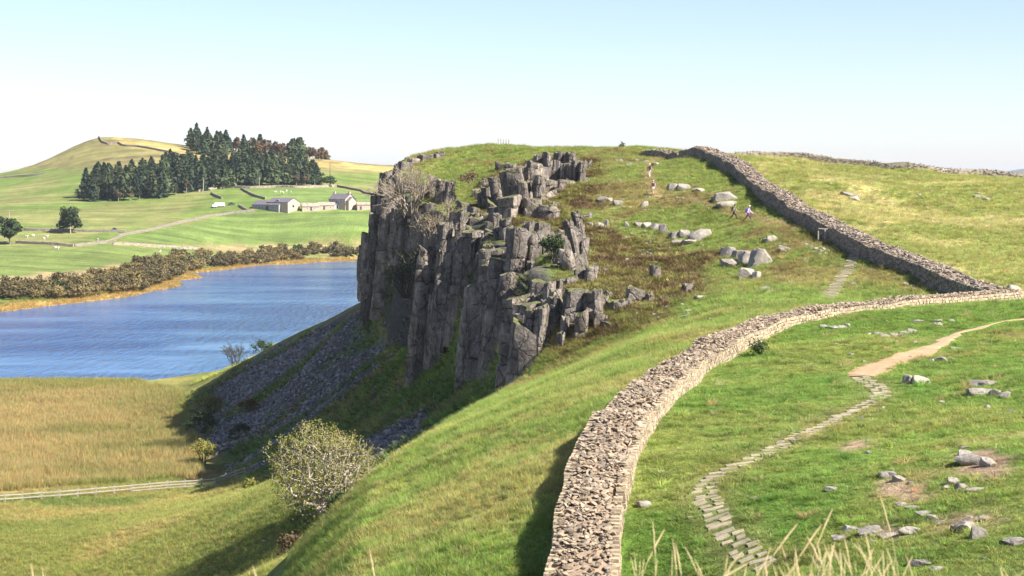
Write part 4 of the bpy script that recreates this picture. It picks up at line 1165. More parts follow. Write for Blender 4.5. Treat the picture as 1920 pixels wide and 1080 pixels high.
def branches(p, d, ln, r, depth, rs, segs, tips, spread=.55, droop=0., nk=(2, 4), shrink=.72, bits=3):
    d = np.array(d, float); d /= np.linalg.norm(d)
    q = np.array(p, float)
    for i in range(bits):
        d2 = d + rs.normal(0, .16, 3) + np.array((0, 0, droop)); d2 /= np.linalg.norm(d2)
        e = q + d2 * ln / bits
        ra, rb = r * (1 - .3 * i / bits), r * (1 - .3 * (i + 1) / bits)
        segs.append((q, e, ra, rb)); q, d = e, d2
        if depth > 0 and i > 0 and rs.rand() < .55:
            s = d + rs.normal(0, spread, 3); branches(q, s, ln * shrink * .8, rb * .55, depth - 1, rs, segs, tips, spread, droop, nk, shrink, bits)
        if depth <= 1: tips.append((q, d))
    if depth > 0:
        for _ in range(rs.randint(*nk)):
            s = d + rs.normal(0, spread, 3)
            branches(q, s, ln * shrink * rs.uniform(.75, 1.15), r * .62, depth - 1, rs, segs, tips, spread, droop, nk, shrink, bits)

# ---- plantation on the far hill: one object per tree
rt = np.random.RandomState(31)
trunk_c = tube_mesh('trunk', [((0, 0, -.6), (0, 0, 6.5), .28, .2), ((0, 0, 6.5), (.05, 0, 14), .2, .05)], M_darkbark, 5)
trunk_p = tube_mesh('trunk', [((0, 0, -.6), (.1, 0, 7), .26, .2), ((.1, 0, 7), (0, .1, 12), .2, .06), ((.05, 0, 6), (1.4, .2, 8.5), .1, .04), ((.05, 0, 5.5), (-1.3, .5, 8), .1, .04)], M_bark, 5)
KIN = [(conifer_crown(15, 4.9, 1, 's'), trunk_c), (conifer_crown(16.5, 4.8, 2, 's'), trunk_c), (conifer_crown(14, 5.2, 3, 's'), trunk_c), (conifer_crown(14.5, 5.2, 4, 'p'), trunk_p), (conifer_crown(13.5, 5.4, 5, 'p'), trunk_p), (conifer_crown(15.5, 5.0, 6, 'p'), trunk_c)]
DEC = [(round_crown(8.5, 9.5, 3.0, 10 + i, M_brown, 520, .62), trunk_p) for i in range(3)] + [(round_crown(8, 9, 2.5, 20 + i, M_green, 520, .62), trunk_p) for i in range(2)]
def tree(name, label, cat, x, y, crown, trunk, s, group=None, sz=1.0):
    root = tag(empty(name, (x, y, H1(x, y)), rt.uniform(0, 6.28)), label, cat, group)
    root.scale = (s, s, s * sz)
    obj('trunk', trunk, root); obj('crown', crown, root)
    return root
def spaced(poly_uv, n, mind, d0, d1, rs):
    poly = W(poly_uv, d0=d0, d1=d1)
    c = scatter_poly(poly, n * 8, rs); out = []
    for q in c:
        if all((q[0] - o[0]) ** 2 + (q[1] - o[1]) ** 2 > mind ** 2 for o in out): out.append(q)
        if len(out) >= n: break
    return out
GW, GB = 'pines and spruces of the hillside plantation', 'brown broadleaf trees of the hillside plantation'
lowp = [(150, 376), (175, 381), (240, 376), (310, 370), (370, 360), (470, 350), (598, 349), (590, 334), (560, 322), (500, 317), (430, 314), (350, 315), (300, 324), (230, 340), (158, 354)]
for q in spaced(lowp, 225, 3.7, 900, 1400, rt):
    k = rt.choice([0, 1, 2, 3, 3, 4, 4, 5, 5])
    tree('conifer', ('pointed dark spruce' if k < 3 else 'blunt-topped green pine') + ' in the lower block of the hillside plantation', 'tree', q[0], q[1], *KIN[k], rt.uniform(.72, 1.05), GW)
uppp = [(352, 282), (372, 290), (470, 298), (560, 300), (628, 299), (615, 292), (520, 284), (430, 272), (372, 268)]
for q in spaced(uppp, 115, 4.4, 900, 1400, rt):
    u, v = proj(q[0], q[1], H1(*q))
    if 430 < u < 618 and rt.rand() < .75:
        tree('broadleaf_tree', 'brown-leaved broadleaf tree in the upper block of the hilltop plantation', 'tree', q[0], q[1], *DEC[rt.randint(3)], rt.uniform(.85, 1.15), GB)
    else:
        k = rt.randint(len(KIN)); tree('conifer', ('pointed dark spruce' if k < 3 else 'blunt-topped green pine') + ' in the upper block of the hilltop plantation', 'tree', q[0], q[1], *KIN[k], rt.uniform(.75, 1.1), GW)
for u, v, k in ((222, 378, 0), (244, 376, 1), (300, 370, 2), (350, 362, 0), (556, 350, 1), (572, 350, 2), (262, 374, 3), (330, 366, 4), (420, 354, 3), (590, 349, 4)):
    g = hit(u, v, 900, 1400)
    tree('broadleaf_tree', 'low broadleaf tree along the front edge of the plantation', 'tree', g[0], g[1], *DEC[k], rt.uniform(.5, .68), 'small broadleaf trees fronting the plantation')
# bare dead trunks at the wood's edge
dead = tube_mesh('trunk', [((0, 0, -.4), (.2, 0, 5), .3, .22), ((.2, 0, 5), (.1, .1, 9), .22, .1), ((.2, 0, 6), (1.6, 0, 8.6), .1, .04)], M_bark, 6)
for u, v, s, lab in ((381, 359, 1.0, 'bleached bare dead trunk at the corner of the wood'), (486, 351, .75, 'shorter bleached bare trunk before the middle of the wood')):
    g = hit(u, v, 900, 1400); o = tag(empty('dead_tree', g), lab, 'tree'); o.scale = (s, s, s); obj('trunk', dead, o)
# single trees and bushes
bigc = round_crown(12.5, 11.5, .9, 41, M_green, 1500, .55, 16); bigc2 = round_crown(12.5, 11, .6, 42, M_green, 1500, .55, 16)
g = hit(132, 437, 700, 1100); tree('field_tree', 'round green tree standing on the dark field wall', 'tree', g[0], g[1], bigc, trunk_p, 1.35, sz=.92)
g = hit(18, 457, 700, 1100); tree('field_tree', 'dark leafy tree at the end of the low wall near the lough', 'tree', g[0], g[1], bigc2, trunk_p, 1.4, sz=.95)
g = hit(619, 350, 900, 1300); tree('bush', 'dark rounded bush between the wood and the farmhouse', 'bush', g[0], g[1], round_crown(11.5, 7, .2, 43, M_green, 900, .5, 12), trunk_c, 1.0).scale = (1.3, 1.3, 1.15)
g = hit(528, 393, 850, 1100); tree('bush', 'green bush in front of the barn gable', 'bush', g[0], g[1], round_crown(4.2, 4.2, .1, 44, M_green, 300, .4, 8), tube_mesh('trunk', [((0, 0, -.3), (0, 0, 2.4), .15, .08)], M_darkbark), 1.0)
# ---- scrub belt along the far shore
SHR = [round_crown(7.5 + i % 3, 4.6 + .5 * (i % 2), -.15, 50 + i, M_scrub, 1100, .32, 14) for i in range(5)] + [round_crown(6.5, 5.0, -.1, 60 + i, M_green, 560, .42, 11) for i in range(2)]
stem = tube_mesh('stem', [((0, 0, -.5), (.3, .1, 2.4), .16, .07), ((0, 0, .1), (-.9, .2, 2.2), .11, .05), ((0, 0, .2), (.8, -.5, 2.0), .1, .05)], M_darkbark, 5)
belt = [(-60, 562), (60, 563), (140, 560), (200, 554), (270, 545), (318, 527), (335, 514), (360, 508), (420, 502), (520, 490), (600, 482), (690, 477), (690, 462), (600, 468), (500, 474), (420, 482), (350, 486), (280, 498), (225, 520), (170, 535), (80, 545), (-60, 549)]
for q in spaced(belt, 190, 4.3, 480, 960, rt):
    green = rt.rand() < .13
    k = 5 + rt.randint(2) if green else rt.randint(5)
    root = tag(empty('shrub', (q[0], q[1], H1(*q)), rt.uniform(0, 6.28)), 'dark green shrub in the lakeside scrub' if green else 'olive brown willow shrub in the lakeside scrub', 'shrub', 'dark green shrubs on the far lake shore' if green else 'olive brown shrubs on the far lake shore')
    s = rt.uniform(.75, 1.4); root.scale = (s, s, s * rt.uniform(.8, 1.15))
    obj('stem', stem, root); obj('foliage', SHR[k], root)
print('far trees', round(time.time() - T0, 1))

# ---- the gnarled tree at the foot of the slope
rg = np.random.RandomState(5)
base = P(612, 982, 150); base[2] = H1(base[0], base[1])
gt = tag(empty('gnarled_tree', base), 'gnarled spreading tree with thin yellow-green leaves below the grassy slope', 'tree')
def grown_tree(center, radii, ntar, root_pts, rs, zmin=.2, jit=.12, step=.55):
    """limbs grown towards points spread through the crown; returns sticks and twig ends"""
    d = rs.normal(size=(ntar * 2, 3)); d /= np.linalg.norm(d, axis=1)[:, None]
    t = center + d * (rs.rand(ntar * 2, 1) ** .42) * radii * (1 + .34 * fbm(d[:, :1] * 2.2 + 3, d[:, 1:2] * 2.2 + d[:, 2:3], 3, 2))
    t = t[t[:, 2] > zmin][:ntar]
    t = t[np.argsort(np.linalg.norm(t - np.array((center[0], center[1], 0)), axis=1))]
    N = [np.array(p, float) for p in root_pts]; par = [-1] + list(range(len(root_pts) - 1)); plen = [0.] * len(N)
    arr = np.zeros((40000, 3)); arr[:len(N)] = N; pl = np.zeros(40000); n = len(N); par = np.array(par + [0] * 40000)
    leafs = []
    for q in t:
        dd = np.linalg.norm(arr[:n] - q, axis=1) + .22 * pl[:n] + .8 * np.maximum(0, arr[:n, 2] - q[2])
        i = int(np.argmin(dd)); v = q - arr[i]; L = np.linalg.norm(v); k = max(1, int(L / step)); prev = i
        sag = rs.normal(0, jit, 3)
        for j in range(1, k + 1):
            f = j / k
            p = arr[i] + v * f + sag * math.sin(f * math.pi) * L * .6 + np.array((0, 0, -.10 * L * math.sin(f * math.pi)))
            arr[n] = p; par[n] = prev; pl[n] = pl[prev] + L / k; prev = n; n += 1
        leafs.append(prev)
    cnt = np.zeros(n)
    for i in leafs:
        while i >= 0: cnt[i] += 1; i = par[i]
    rad = .011 * cnt ** .5 + .004
    sg = [(arr[par[i]], arr[i], min(rad[par[i]], rad[i] * 1.5), rad[i]) for i in range(1, n) if par[i] >= 0]
    return sg, arr[leafs]
RX, RZ = 5.2, 4.0
segs, tp = grown_tree(np.array((-.4, .3, 4.6)), np.array((RX, RX * .8, RZ)), 1500, [(0, 0, -.7), (-.2, 0, .2), (-.35, .05, .9)], rg, .5)
segs2, tp2 = grown_tree(np.array((.9, .2, 4.3)), np.array((RX * .85, RX * .7, RZ * .9)), 450, [(.7, .1, -.7), (.8, .1, .3), (.9, .15, .8)], rg, .5)
segs += segs2; tp = np.vstack([tp, tp2])
obj('trunk', tube_mesh('trunk', [q for q in segs if q[3] > .04], M_bark, 6), gt)
obj('twigs', tube_mesh('twigs', [(a_, b_, max(c_, .02), max(e_, .016)) for a_, b_, c_, e_ in segs if e_ <= .04], M_bark, 4), gt)
out = (tp - np.array((0, 0, 4.4))) / np.array((RX, RX * .8, RZ)); ou = np.linalg.norm(out, axis=1)
tp = tp[rg.rand(len(tp)) < np.clip((ou - .35) * 1.5, .12, 1) * np.where(tp[:, 2] < 2.2, .5, 1)]
rep = 11
cen = np.repeat(tp, rep, 0) + rg.normal(0, .20, (len(tp) * rep, 3))
V, Fc = leaf_cloud(cen, rg.normal(size=cen.shape) * .5 + (0, 0, .5), .085, rg, .7)
obj('crown', mesh_np('crown', V, Fc, [M_treeleaf]), gt)

# ---- bare and leafy bushes about the crag and scree
def bush(name, label, cat, u, v, d, wpx, hpx, twig_mat, leaf_mat=None, seed=1, nb=14, leaf=.12, nl=1500, depth=2):
    rs = np.random.RandomState(seed)
    p = P(u, v, d)
    k = d / FPX
    if label.startswith('!'): label = label[1:]
    else: p[2] = H1(p[0], p[1])
    root = tag(empty(name, p), label, cat)
    segs, tips = [], []
    w, h = wpx * k, hpx * k
    for i in range(nb):
        a = rs.uniform(0, 6.28); o = rs.uniform(.2, 1)
        dr = np.array((math.cos(a) * o * w / h * .62, math.sin(a) * o * w / h * .62, 1.0))
        branches(np.array((math.cos(a), math.sin(a), 0)) * .12 * w * rs.rand(), dr, h * .42, .012 * h + .02, depth, rs, segs, tips, .38, 0, (2, 4), .66, 2)
    obj('branches', tube_mesh('branches', [(np.array(a), np.array(b), max(c, .02), max(e, .014)) for a, b, c, e in segs], twig_mat, 3), root)
    if leaf_mat:
        tp = np.array([t_[0] for t_ in tips]); q = tp[rs.randint(len(tp), size=nl)] + rs.normal(0, .22, (nl, 3))
        V, Fc = leaf_cloud(q, rs.normal(size=(nl, 3)) + (0, 0, .4), leaf, rs, .7)
        obj('foliage', mesh_np('foliage', V, Fc, [leaf_mat]), root)
    return root
bush('bush', '!bare pale twiggy bush overhanging the top of the far crag', 'bush', 770, 405, 240, 125, 98, M_twig, None, 3, 26, depth=3)
bush('bush', '!bare pale bush spilling down the crag gully', 'bush', 810, 462, 214, 76, 72, M_twig, M_scrub, 4, 20, nl=500)
bush('bush', '!thin bare sapling growing among the upper crag columns', 'bush', 838, 420, 224, 40, 60, M_twig, None, 5, 8)
bush('bush', '!dark bare bush low in the crag gully', 'bush', 790, 530, 216, 80, 80, M_dtwig, M_green, 6, 18, nl=500)
bush('bush', '!dark tangled bush at the foot of the far crag', 'bush', 758, 560, 234, 70, 80, M_dtwig, M_green, 7, 16, nl=500)
bush('bush', '!brown heathery bush at the top of the crag gully', 'bush', 882, 345, 236, 34, 26, M_twig, M_brown, 8, 12, nl=400)
bush('bush', 'bare dark bush standing against the lough above the scree', 'bush', 443, 697, 338, 40, 48, M_dtwig, None, 9, 18, depth=3)
bush('bush', 'dark leafy bush against the lough, higher up the scree edge', 'bush', 492, 668, 326, 46, 28, M_dtwig, M_green, 10, 12, nl=1200)
bush('bush', 'sunlit pale-topped bush at the scree foot beside the reeds', 'bush', 395, 778, 284, 52, 44, M_dtwig, M_treeleaf, 11, 14, nl=1500)
bush('bush', 'dark bush below the pale-topped bush on the scree foot', 'bush', 382, 810, 270, 46, 46, M_dtwig, M_green, 12, 14, nl=1500)
bush('small_tree', 'small leafy tree at the reed-bed edge casting a thin shadow', 'tree', 380, 866, 246, 50, 56, M_dtwig, M_treeleaf, 13, 10, nl=1400)
bush('bush', 'dark low bush in the middle of the scree', 'bush', 470, 770, 268, 44, 30, M_dtwig, M_brown, 14, 12, nl=700)
bush('bush', 'dark thorny scrub on the lower scree', 'bush', 450, 805, 256, 40, 30, M_dtwig, M_green, 15, 12, nl=600)
bush('bush', 'low yellow-green bush beside the end of the rail fence', 'bush', 472, 914, 200, 30, 20, M_dtwig, M_treeleaf, 16, 10, nl=900)
bush('bush', 'dark brown heather clump at the bottom of the grassy slope', 'bush', 548, 1062, 140, 60, 46, M_dtwig, M_brown, 17, 18, nl=1500)
bush('bush', 'dark green scrub in the hollow under the gnarled tree', 'bush', 650, 990, 146, 70, 50, M_dtwig, M_green, 18, 16, nl=1800)
bush('bush', 'small spiky bush alone on the hill skyline', 'bush', 1165, 281, 272, 16, 9, M_dtwig, M_green, 19, 8, nl=100)
bush('nettle_clump', 'weedy green plant at the foot of the wall facing', 'plant', 1425, 655, 99.5, 22, 22, M_dtwig, M_green, 20, 9, .06, 500)
bush('bush', '!mossy bush in the dark recess right of the main buttress', 'bush', 1036, 495, 172, 26, 60, M_dtwig, M_green, 21, 10, nl=900)
print('bushes', round(time.time() - T0, 1))

# ------------------------------------------------------------------ farm
def plain(name, a, b, sc=1.5, bump=.3):
    m = new_mat(name, a, .9)
    t = NT(m); f = t.noise(pos(t), sc, 4, .65)
    t.l(t.ramp(f, [(.3, a), (.7, b)]), t.b.inputs['Base Color']); t.l(t.bump(f, bump, .05), t.b.inputs['Normal'])
    return m
M_hwall = plain('farm_stone_wall', (.36, .27, .20), (.48, .38, .30), 1.2)
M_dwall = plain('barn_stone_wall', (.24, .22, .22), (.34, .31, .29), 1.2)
M_slate = plain('slate_roof', (.105, .095, .115), (.17, .15, .17), 1.0)
M_tiles = plain('lichened_roof_tiles', (.20, .15, .15), (.42, .33, .24), .7)
M_white = plain('white_paint', (.68, .68, .66), (.80, .80, .78), 2)
M_glass = new_mat('window_glass', (.02, .025, .03), .12, .6)
M_door = plain('timber_door', (.05, .055, .06), (.09, .09, .09))
M_wood = plain('weathered_timber', (.22, .195, .155), (.36, .325, .265), 3)
def box_vf(x0, x1, y0, y1, z0, z1):
    v = [(x, y, z) for z in (z0, z1) for x, y in ((x0, y0), (x1, y0), (x1, y1), (x0, y1))]
    return v, [(0, 3, 2, 1), (4, 5, 6, 7), (0, 1, 5, 4), (1, 2, 6, 5), (2, 3, 7, 6), (3, 0, 4, 7)]
def box(name, parent, b, mat, bev=0.0):
    v, f = box_vf(*b)
    return obj(name, mesh_np(name, v, [list(k) for k in f], [mat]), parent)
def gabled(name, label, u, v, L, Wd, eave, ridge, yaw, wall, roof, wins=(), doors=(), chim=(), gablewins=(), d=None, anchor='gable'):
    """ridge along local +X starting at the gable (x = 0) that faces the valley; long wall at y = +W/2 side is hidden"""
    g = hit(u, v, 850, 1150) if d is None else P(u, v, d)
    root = tag(empty(name, g, yaw), label, 'building')
    h = Wd / 2
    V = [(0, -h, -1.5), (L, -h, -1.5), (L, h, -1.5), (0, h, -1.5), (0, -h, eave), (L, -h, eave), (L, h, eave), (0, h, eave), (0, 0, ridge), (L, 0, ridge)]
    Fc = [[0, 1, 5, 4], [2, 3, 7, 6], [1, 2, 6, 9, 5], [3, 0, 4, 8, 7], [4, 5, 9, 8], [6, 7, 8, 9]]
    obj('wall', mesh_np('wall', V, Fc, [wall]), root)
    o, t = .3, .18
    k = (ridge - eave) / h
    for s in (-1, 1):
        A = [(-o, s * (h + o), eave - k * o + .03), (L + o, s * (h + o), eave - k * o + .03), (L + o, 0, ridge + .03), (-o, 0, ridge + .03)]
        Vr = A + [(x, y, z + t) for x, y, z in A]
        Fr = [[0, 1, 2, 3], [4, 7, 6, 5], [0, 4, 5, 1], [1, 5, 6, 2], [2, 6, 7, 3], [3, 7, 4, 0]]
        obj('roof', mesh_np('roof', Vr, Fr, [roof]), root)
    for side_, x, z, w, hh in wins:
        y = side_ * (h + .03)
        f = box('window', root, (x - w / 2, x + w / 2, y - .06, y + .06, z, z + hh), M_white)
        box('pane', f, (x - w / 2 + .1, x + w / 2 - .1, y - .09, y + .09, z + .1, z + hh - .1), M_glass)
    for side_, x, w, hh in doors:
        y = side_ * (h + .03); box('door', root, (x - w / 2, x + w / 2, y - .08, y + .08, 0, hh), M_door)
    for y, z, w, hh in gablewins: box('window', root, (-.06, .06, y - w / 2, y + w / 2, z, z + hh), M_glass)
    for x in chim:
        c = box('chimney', root, (x - .45, x + .45, -.5, .5, ridge - .8, ridge + 1.3), M_hwall)
        box('chimney_pot', c, (x - .18, x + .18, -.18, .18, ridge + 1.3, ridge + 1.8), M_tiles)
    return root
YA = math.atan2(.6, -.8)
gabled('barn', 'tall stone barn with sunlit gable and dark slate roof', 551, 396, 16, 9.5, 5.0, 7.3, YA, M_hwall, M_slate, [(1, 11, 1.6, 1, 1.2)], [], (), [(.4, 2.2, 1.5, 1.2)])
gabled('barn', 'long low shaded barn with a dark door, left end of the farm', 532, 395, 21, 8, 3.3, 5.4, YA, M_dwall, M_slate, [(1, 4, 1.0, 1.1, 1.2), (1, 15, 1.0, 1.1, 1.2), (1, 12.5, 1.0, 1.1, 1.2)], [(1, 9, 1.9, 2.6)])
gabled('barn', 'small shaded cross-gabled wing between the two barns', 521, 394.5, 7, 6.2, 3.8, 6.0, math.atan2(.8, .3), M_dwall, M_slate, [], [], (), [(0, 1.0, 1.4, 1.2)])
YD = math.atan2(.22, .97)
gabled('outbuilding', 'long low pink-walled outbuilding with lichened roof', 566, 394.5, 9.5, 5, 2.3, 3.9, YD, M_hwall, M_tiles, [(-1, 3, .9, .7, .8), (-1, 7, .9, .7, .8)], [(-1, 5, 1, 1.9)])
gabled('outbuilding', 'second low outbuilding joining the lichened range to the farmhouse', 597, 393.0, 9, 5, 2.5, 4.0, YD, M_hwall, M_tiles, [(-1, 6.5, .9, .7, .8)], [(-1, 3, 1, 1.9)])
gabled('farmhouse', 'two-storey farmhouse with lit gable and twin chimneys', 657, 391, 12.5, 8.6, 5.3, 8.2, YA, M_hwall, M_slate, [(1, 3, 3.2, .9, 1.3), (1, 6.2, 3.2, .9, 1.3), (1, 9.5, 3.2, .9, 1.3), (1, 9.5, .9, .9, 1.3)], [(1, 6.2, 1, 2.1)], (.6, 11.9), [])
gabled('farmhouse_wing', 'lower steep-roofed wing on the front of the farmhouse', 661, 392.5, 5.5, 6.2, 4.6, 6.9, YA, M_hwall, M_slate, [(1, 3.2, 1.2, .8, 1.2)], [])
gabled('porch', 'small whitewashed porch left of the farmhouse', 626, 391, 3.4, 3, 2.4, 3.4, YD, M_white, M_slate, [], [(-1, 1.7, .9, 1.9)])
gabled('shed', 'small square pink-walled shed right of the farmhouse', 669, 393, 7.5, 5, 2.8, 4.0, YD, M_hwall, M_tiles, [], [(-1, 2, 1.0, 1.9)])
# vehicles and sheep
def vehicle(name, label, cat, u, v, L, Wd, body_h, cab, mat, yaw):
    g = hit(u, v, 700, 1150)
    root = tag(empty(name, g, yaw), label, cat)
    bm = bmesh.new(); bmesh.ops.create_cube(bm, size=1)
    for q in bm.verts: q.co = Vector((q.co.x * L * (1 if q.co.z < 0 else .94), q.co.y * Wd * (1 if q.co.z < 0 else .9), .45 + (q.co.z + .5) * body_h))
    bmesh.ops.bevel(bm, geom=bm.edges[:], offset=.12, segments=2, affect='EDGES')
    me = bpy.data.meshes.new('body'); bm.to_mesh(me); bm.free(); me.materials.append(mat); obj('body', me, root)
    if cab:
        b0, b1, hh = cab
        vv = [(b0, -Wd * .45, .45 + body_h - .05), (b1, -Wd * .45, .45 + body_h - .05), (b1, Wd * .45, .45 + body_h - .05), (b0, Wd * .45, .45 + body_h - .05)]
        tt = [(b0 + .3, -Wd * .38, .45 + body_h + hh), (b1 - .4, -Wd * .38, .45 + body_h + hh), (b1 - .4, Wd * .38, .45 + body_h + hh), (b0 + .3, Wd * .38, .45 + body_h + hh)]
        obj('cabin', mesh_np('cabin', vv + tt, [[4, 5, 6, 7], [0, 1, 5, 4], [1, 2, 6, 5], [2, 3, 7, 6], [3, 0, 4, 7]], [M_glass]), root)
    for x in (-L * .31, L * .31):
        for y in (-Wd * .46, Wd * .46):
            obj('wheel', tube_mesh('wheel', [((x, y - .11, .34), (x, y, .34), .34, .36), ((x, y, .34), (x, y + .11, .34), .36, .34), ((x, y - .115, .34), (x, y - .11, .34), .01, .34), ((x, y + .11, .34), (x, y + .115, .34), .34, .01)], M_door, 12), root)
    return root
M_blue = new_mat('blue_paint', (.02, .06, .16), .4, .5); M_dark = new_mat('dark_paint', (.03, .04, .06), .4, .5)
vehicle('trailer', 'white box trailer parked on the grass above the pale wall', 'trailer', 412, 388, 6.0, 2.3, 2.0, None, M_white, .2)
vehicle('trailer', 'smaller white trailer beside the box trailer', 'trailer', 402, 389.5, 2.6, 1.9, 1.3, None, M_white, .3)
vehicle('parked_car', 'dark car parked between the trailers and the barn', 'car', 434, 385, 4.0, 1.8, .7, (-1.2, 1.0, .6), M_dark, .2)
vehicle('parked_car', 'small blue vehicle standing behind the dark field wall', 'car', 215, 434, 3.6, 1.7, .8, (-1.1, .8, .7), M_blue, .1)
M_wool = plain('sheep_wool', (.52, .49, .42), (.68, .65, .58), 6, .5)
def skin_mesh(name, verts, edges, radii, mats, level=1, root=0):
    me = bpy.data.meshes.new(name); me.from_pydata([tuple(v) for v in verts], edges, [])
    o = bpy.data.objects.new(name, me); COL.objects.link(o)
    md = o.modifiers.new('skin', 'SKIN')
    sv = me.skin_vertices[0].data
    for i, rr in enumerate(radii): sv[i].radius = (rr, rr) if not isinstance(rr, tuple) else rr
    sv[root].use_root = True
    s = o.modifiers.new('sub', 'SUBSURF'); s.levels = level; s.render_levels = level
    dg = bpy.context.evaluated_depsgraph_get()
    out = bpy.data.meshes.new_from_object(o.evaluated_get(dg))
    bpy.data.objects.remove(o); bpy.data.meshes.remove(me)
    out.name = name; out.materials.clear()
    for m in mats: out.materials.append(m)
    out.polygons.foreach_set('use_smooth', np.ones(len(out.polygons), bool))
    return out
sheep_me = skin_mesh('body', [(0, 0, .72), (.38, 0, .74), (-.38, 0, .72), (.62, 0, .92), (.82, 0, .88), (.32, .14, .4), (.32, .14, 0), (.32, -.14, .4), (.32, -.14, 0), (-.32, .14, .4), (-.34, .14, 0), (-.32, -.14, .4), (-.34, -.14, 0)],
                     [(0, 1), (0, 2), (1, 3), (3, 4), (1, 5), (5, 6), (1, 7), (7, 8), (2, 9), (9, 10), (2, 11), (11, 12)], [.3, .27, .28, .14, .08, .08, .05, .08, .05, .09, .05, .09, .05], [M_wool], 1)
rsh = np.random.RandomState(4)
for u, v in ((50, 446), (63, 444), (88, 446), (83, 450), (104, 467), (300, 474), (108, 468), (516, 362), (526, 361), (531, 363), (545, 362), (537, 360), (183, 452)):
    g = hit(u, v, 600, 1150)
    s = obj('sheep', sheep_me, None, g, (0, 0, rsh.uniform(0, 6.28)), (1.35, 1.35, 1.3)); tag(s, 'white sheep grazing in the far fields', 'sheep', 'sheep in the far fields')
print('farm', round(time.time() - T0, 1))

# ------------------------------------------------------------------ rail fence, gate, posts
def rail_between(parent, name, a, b, hgt, th, org, mat):
    a, b = np.array(a), np.array(b); d = b - a; L = np.linalg.norm(d)
    o = obj(name, RAIL, parent, (a + b) / 2 - org); o.rotation_euler = Vector(d).to_track_quat('X', 'Z').to_euler(); o.scale = (L, th, hgt)
    o.data = RAIL
    return o
v_, f_ = box_vf(-.5, .5, -.5, .5, -.5, .5)
RAIL = mesh_np('rail', v_, [list(k) for k in f_], [M_wood])
fx_ = [(-60, 950), (-25, 946), (9, 943), (42, 941), (78, 938), (111, 936), (146, 933), (180, 930), (214, 927), (247, 924), (281, 921), (314, 918), (347, 916), (378, 914), (404, 912), (424, 904), (442, 898), (459, 892)]
fp = hits(np.array(fx_, float), d0=150, d1=300)
root = tag(empty('rail_fence', fp[8]), 'pale timber post-and-rail fence between meadow and reed bed', 'fence'); org = fp[8].copy()
for i, p in enumerate(fp):
    o = obj('post', RAIL, root, p + (0, 0, .45) - org); o.scale = (.20, .20, 1.5)
    if i: 
        for zz in ((.55, 1.02) if i < 10 else (.28, .65, 1.02)):
            rail_between(root, 'rail', fp[i - 1] + (0, -.08, zz), p + (0, -.08, zz), .15, .07, org, M_wood)
# gate by the climbing wall
g0, g1 = hit(1547, 452, 120, 240), hit(1569, 452, 120, 240); g1 = np.array((g1[0], g0[1], H1(g1[0], g0[1])))
root = tag(empty('gate', g0), 'small wooden field gate set against the climbing wall', 'gate')
for p in (g0, g1):
    o = obj('post', RAIL, root, p + (0, 0, .45) - g0); o.scale = (.14, .14, 1.4)
zb = max(g0[2], g1[2])
for zz in (.2, .6, 1.0):
    rail_between(root, 'rail', (g0[0], g0[1], zb + zz), (g1[0], g1[1], zb + zz), .11, .06, g0, M_wood)
p2 = hit(1526, 447, 120, 240); o = obj('post', RAIL, root, np.array((p2[0], g0[1], H1(p2[0], g0[1]) + .5)) - g0); o.scale = (.12, .12, 1.3)
rail_between(root, 'rail', (p2[0], g0[1], zb + 1.05), (g0[0], g0[1], zb + 1.0), .09, .06, g0, M_wood)
for i, (u, v) in enumerate(((934, 276), (939, 276), (944, 276), (949, 276), (954, 276))):
    q = P(u, v, 284); q[2] = H1(q[0], q[1])
    tag(obj('fence_post', RAIL, None, q + (0, 0, .3), (0, 0, .1 * i), (.13, .13, 1.4)), 'short weathered post on the crag-top skyline', 'post', 'row of posts on the crag top')

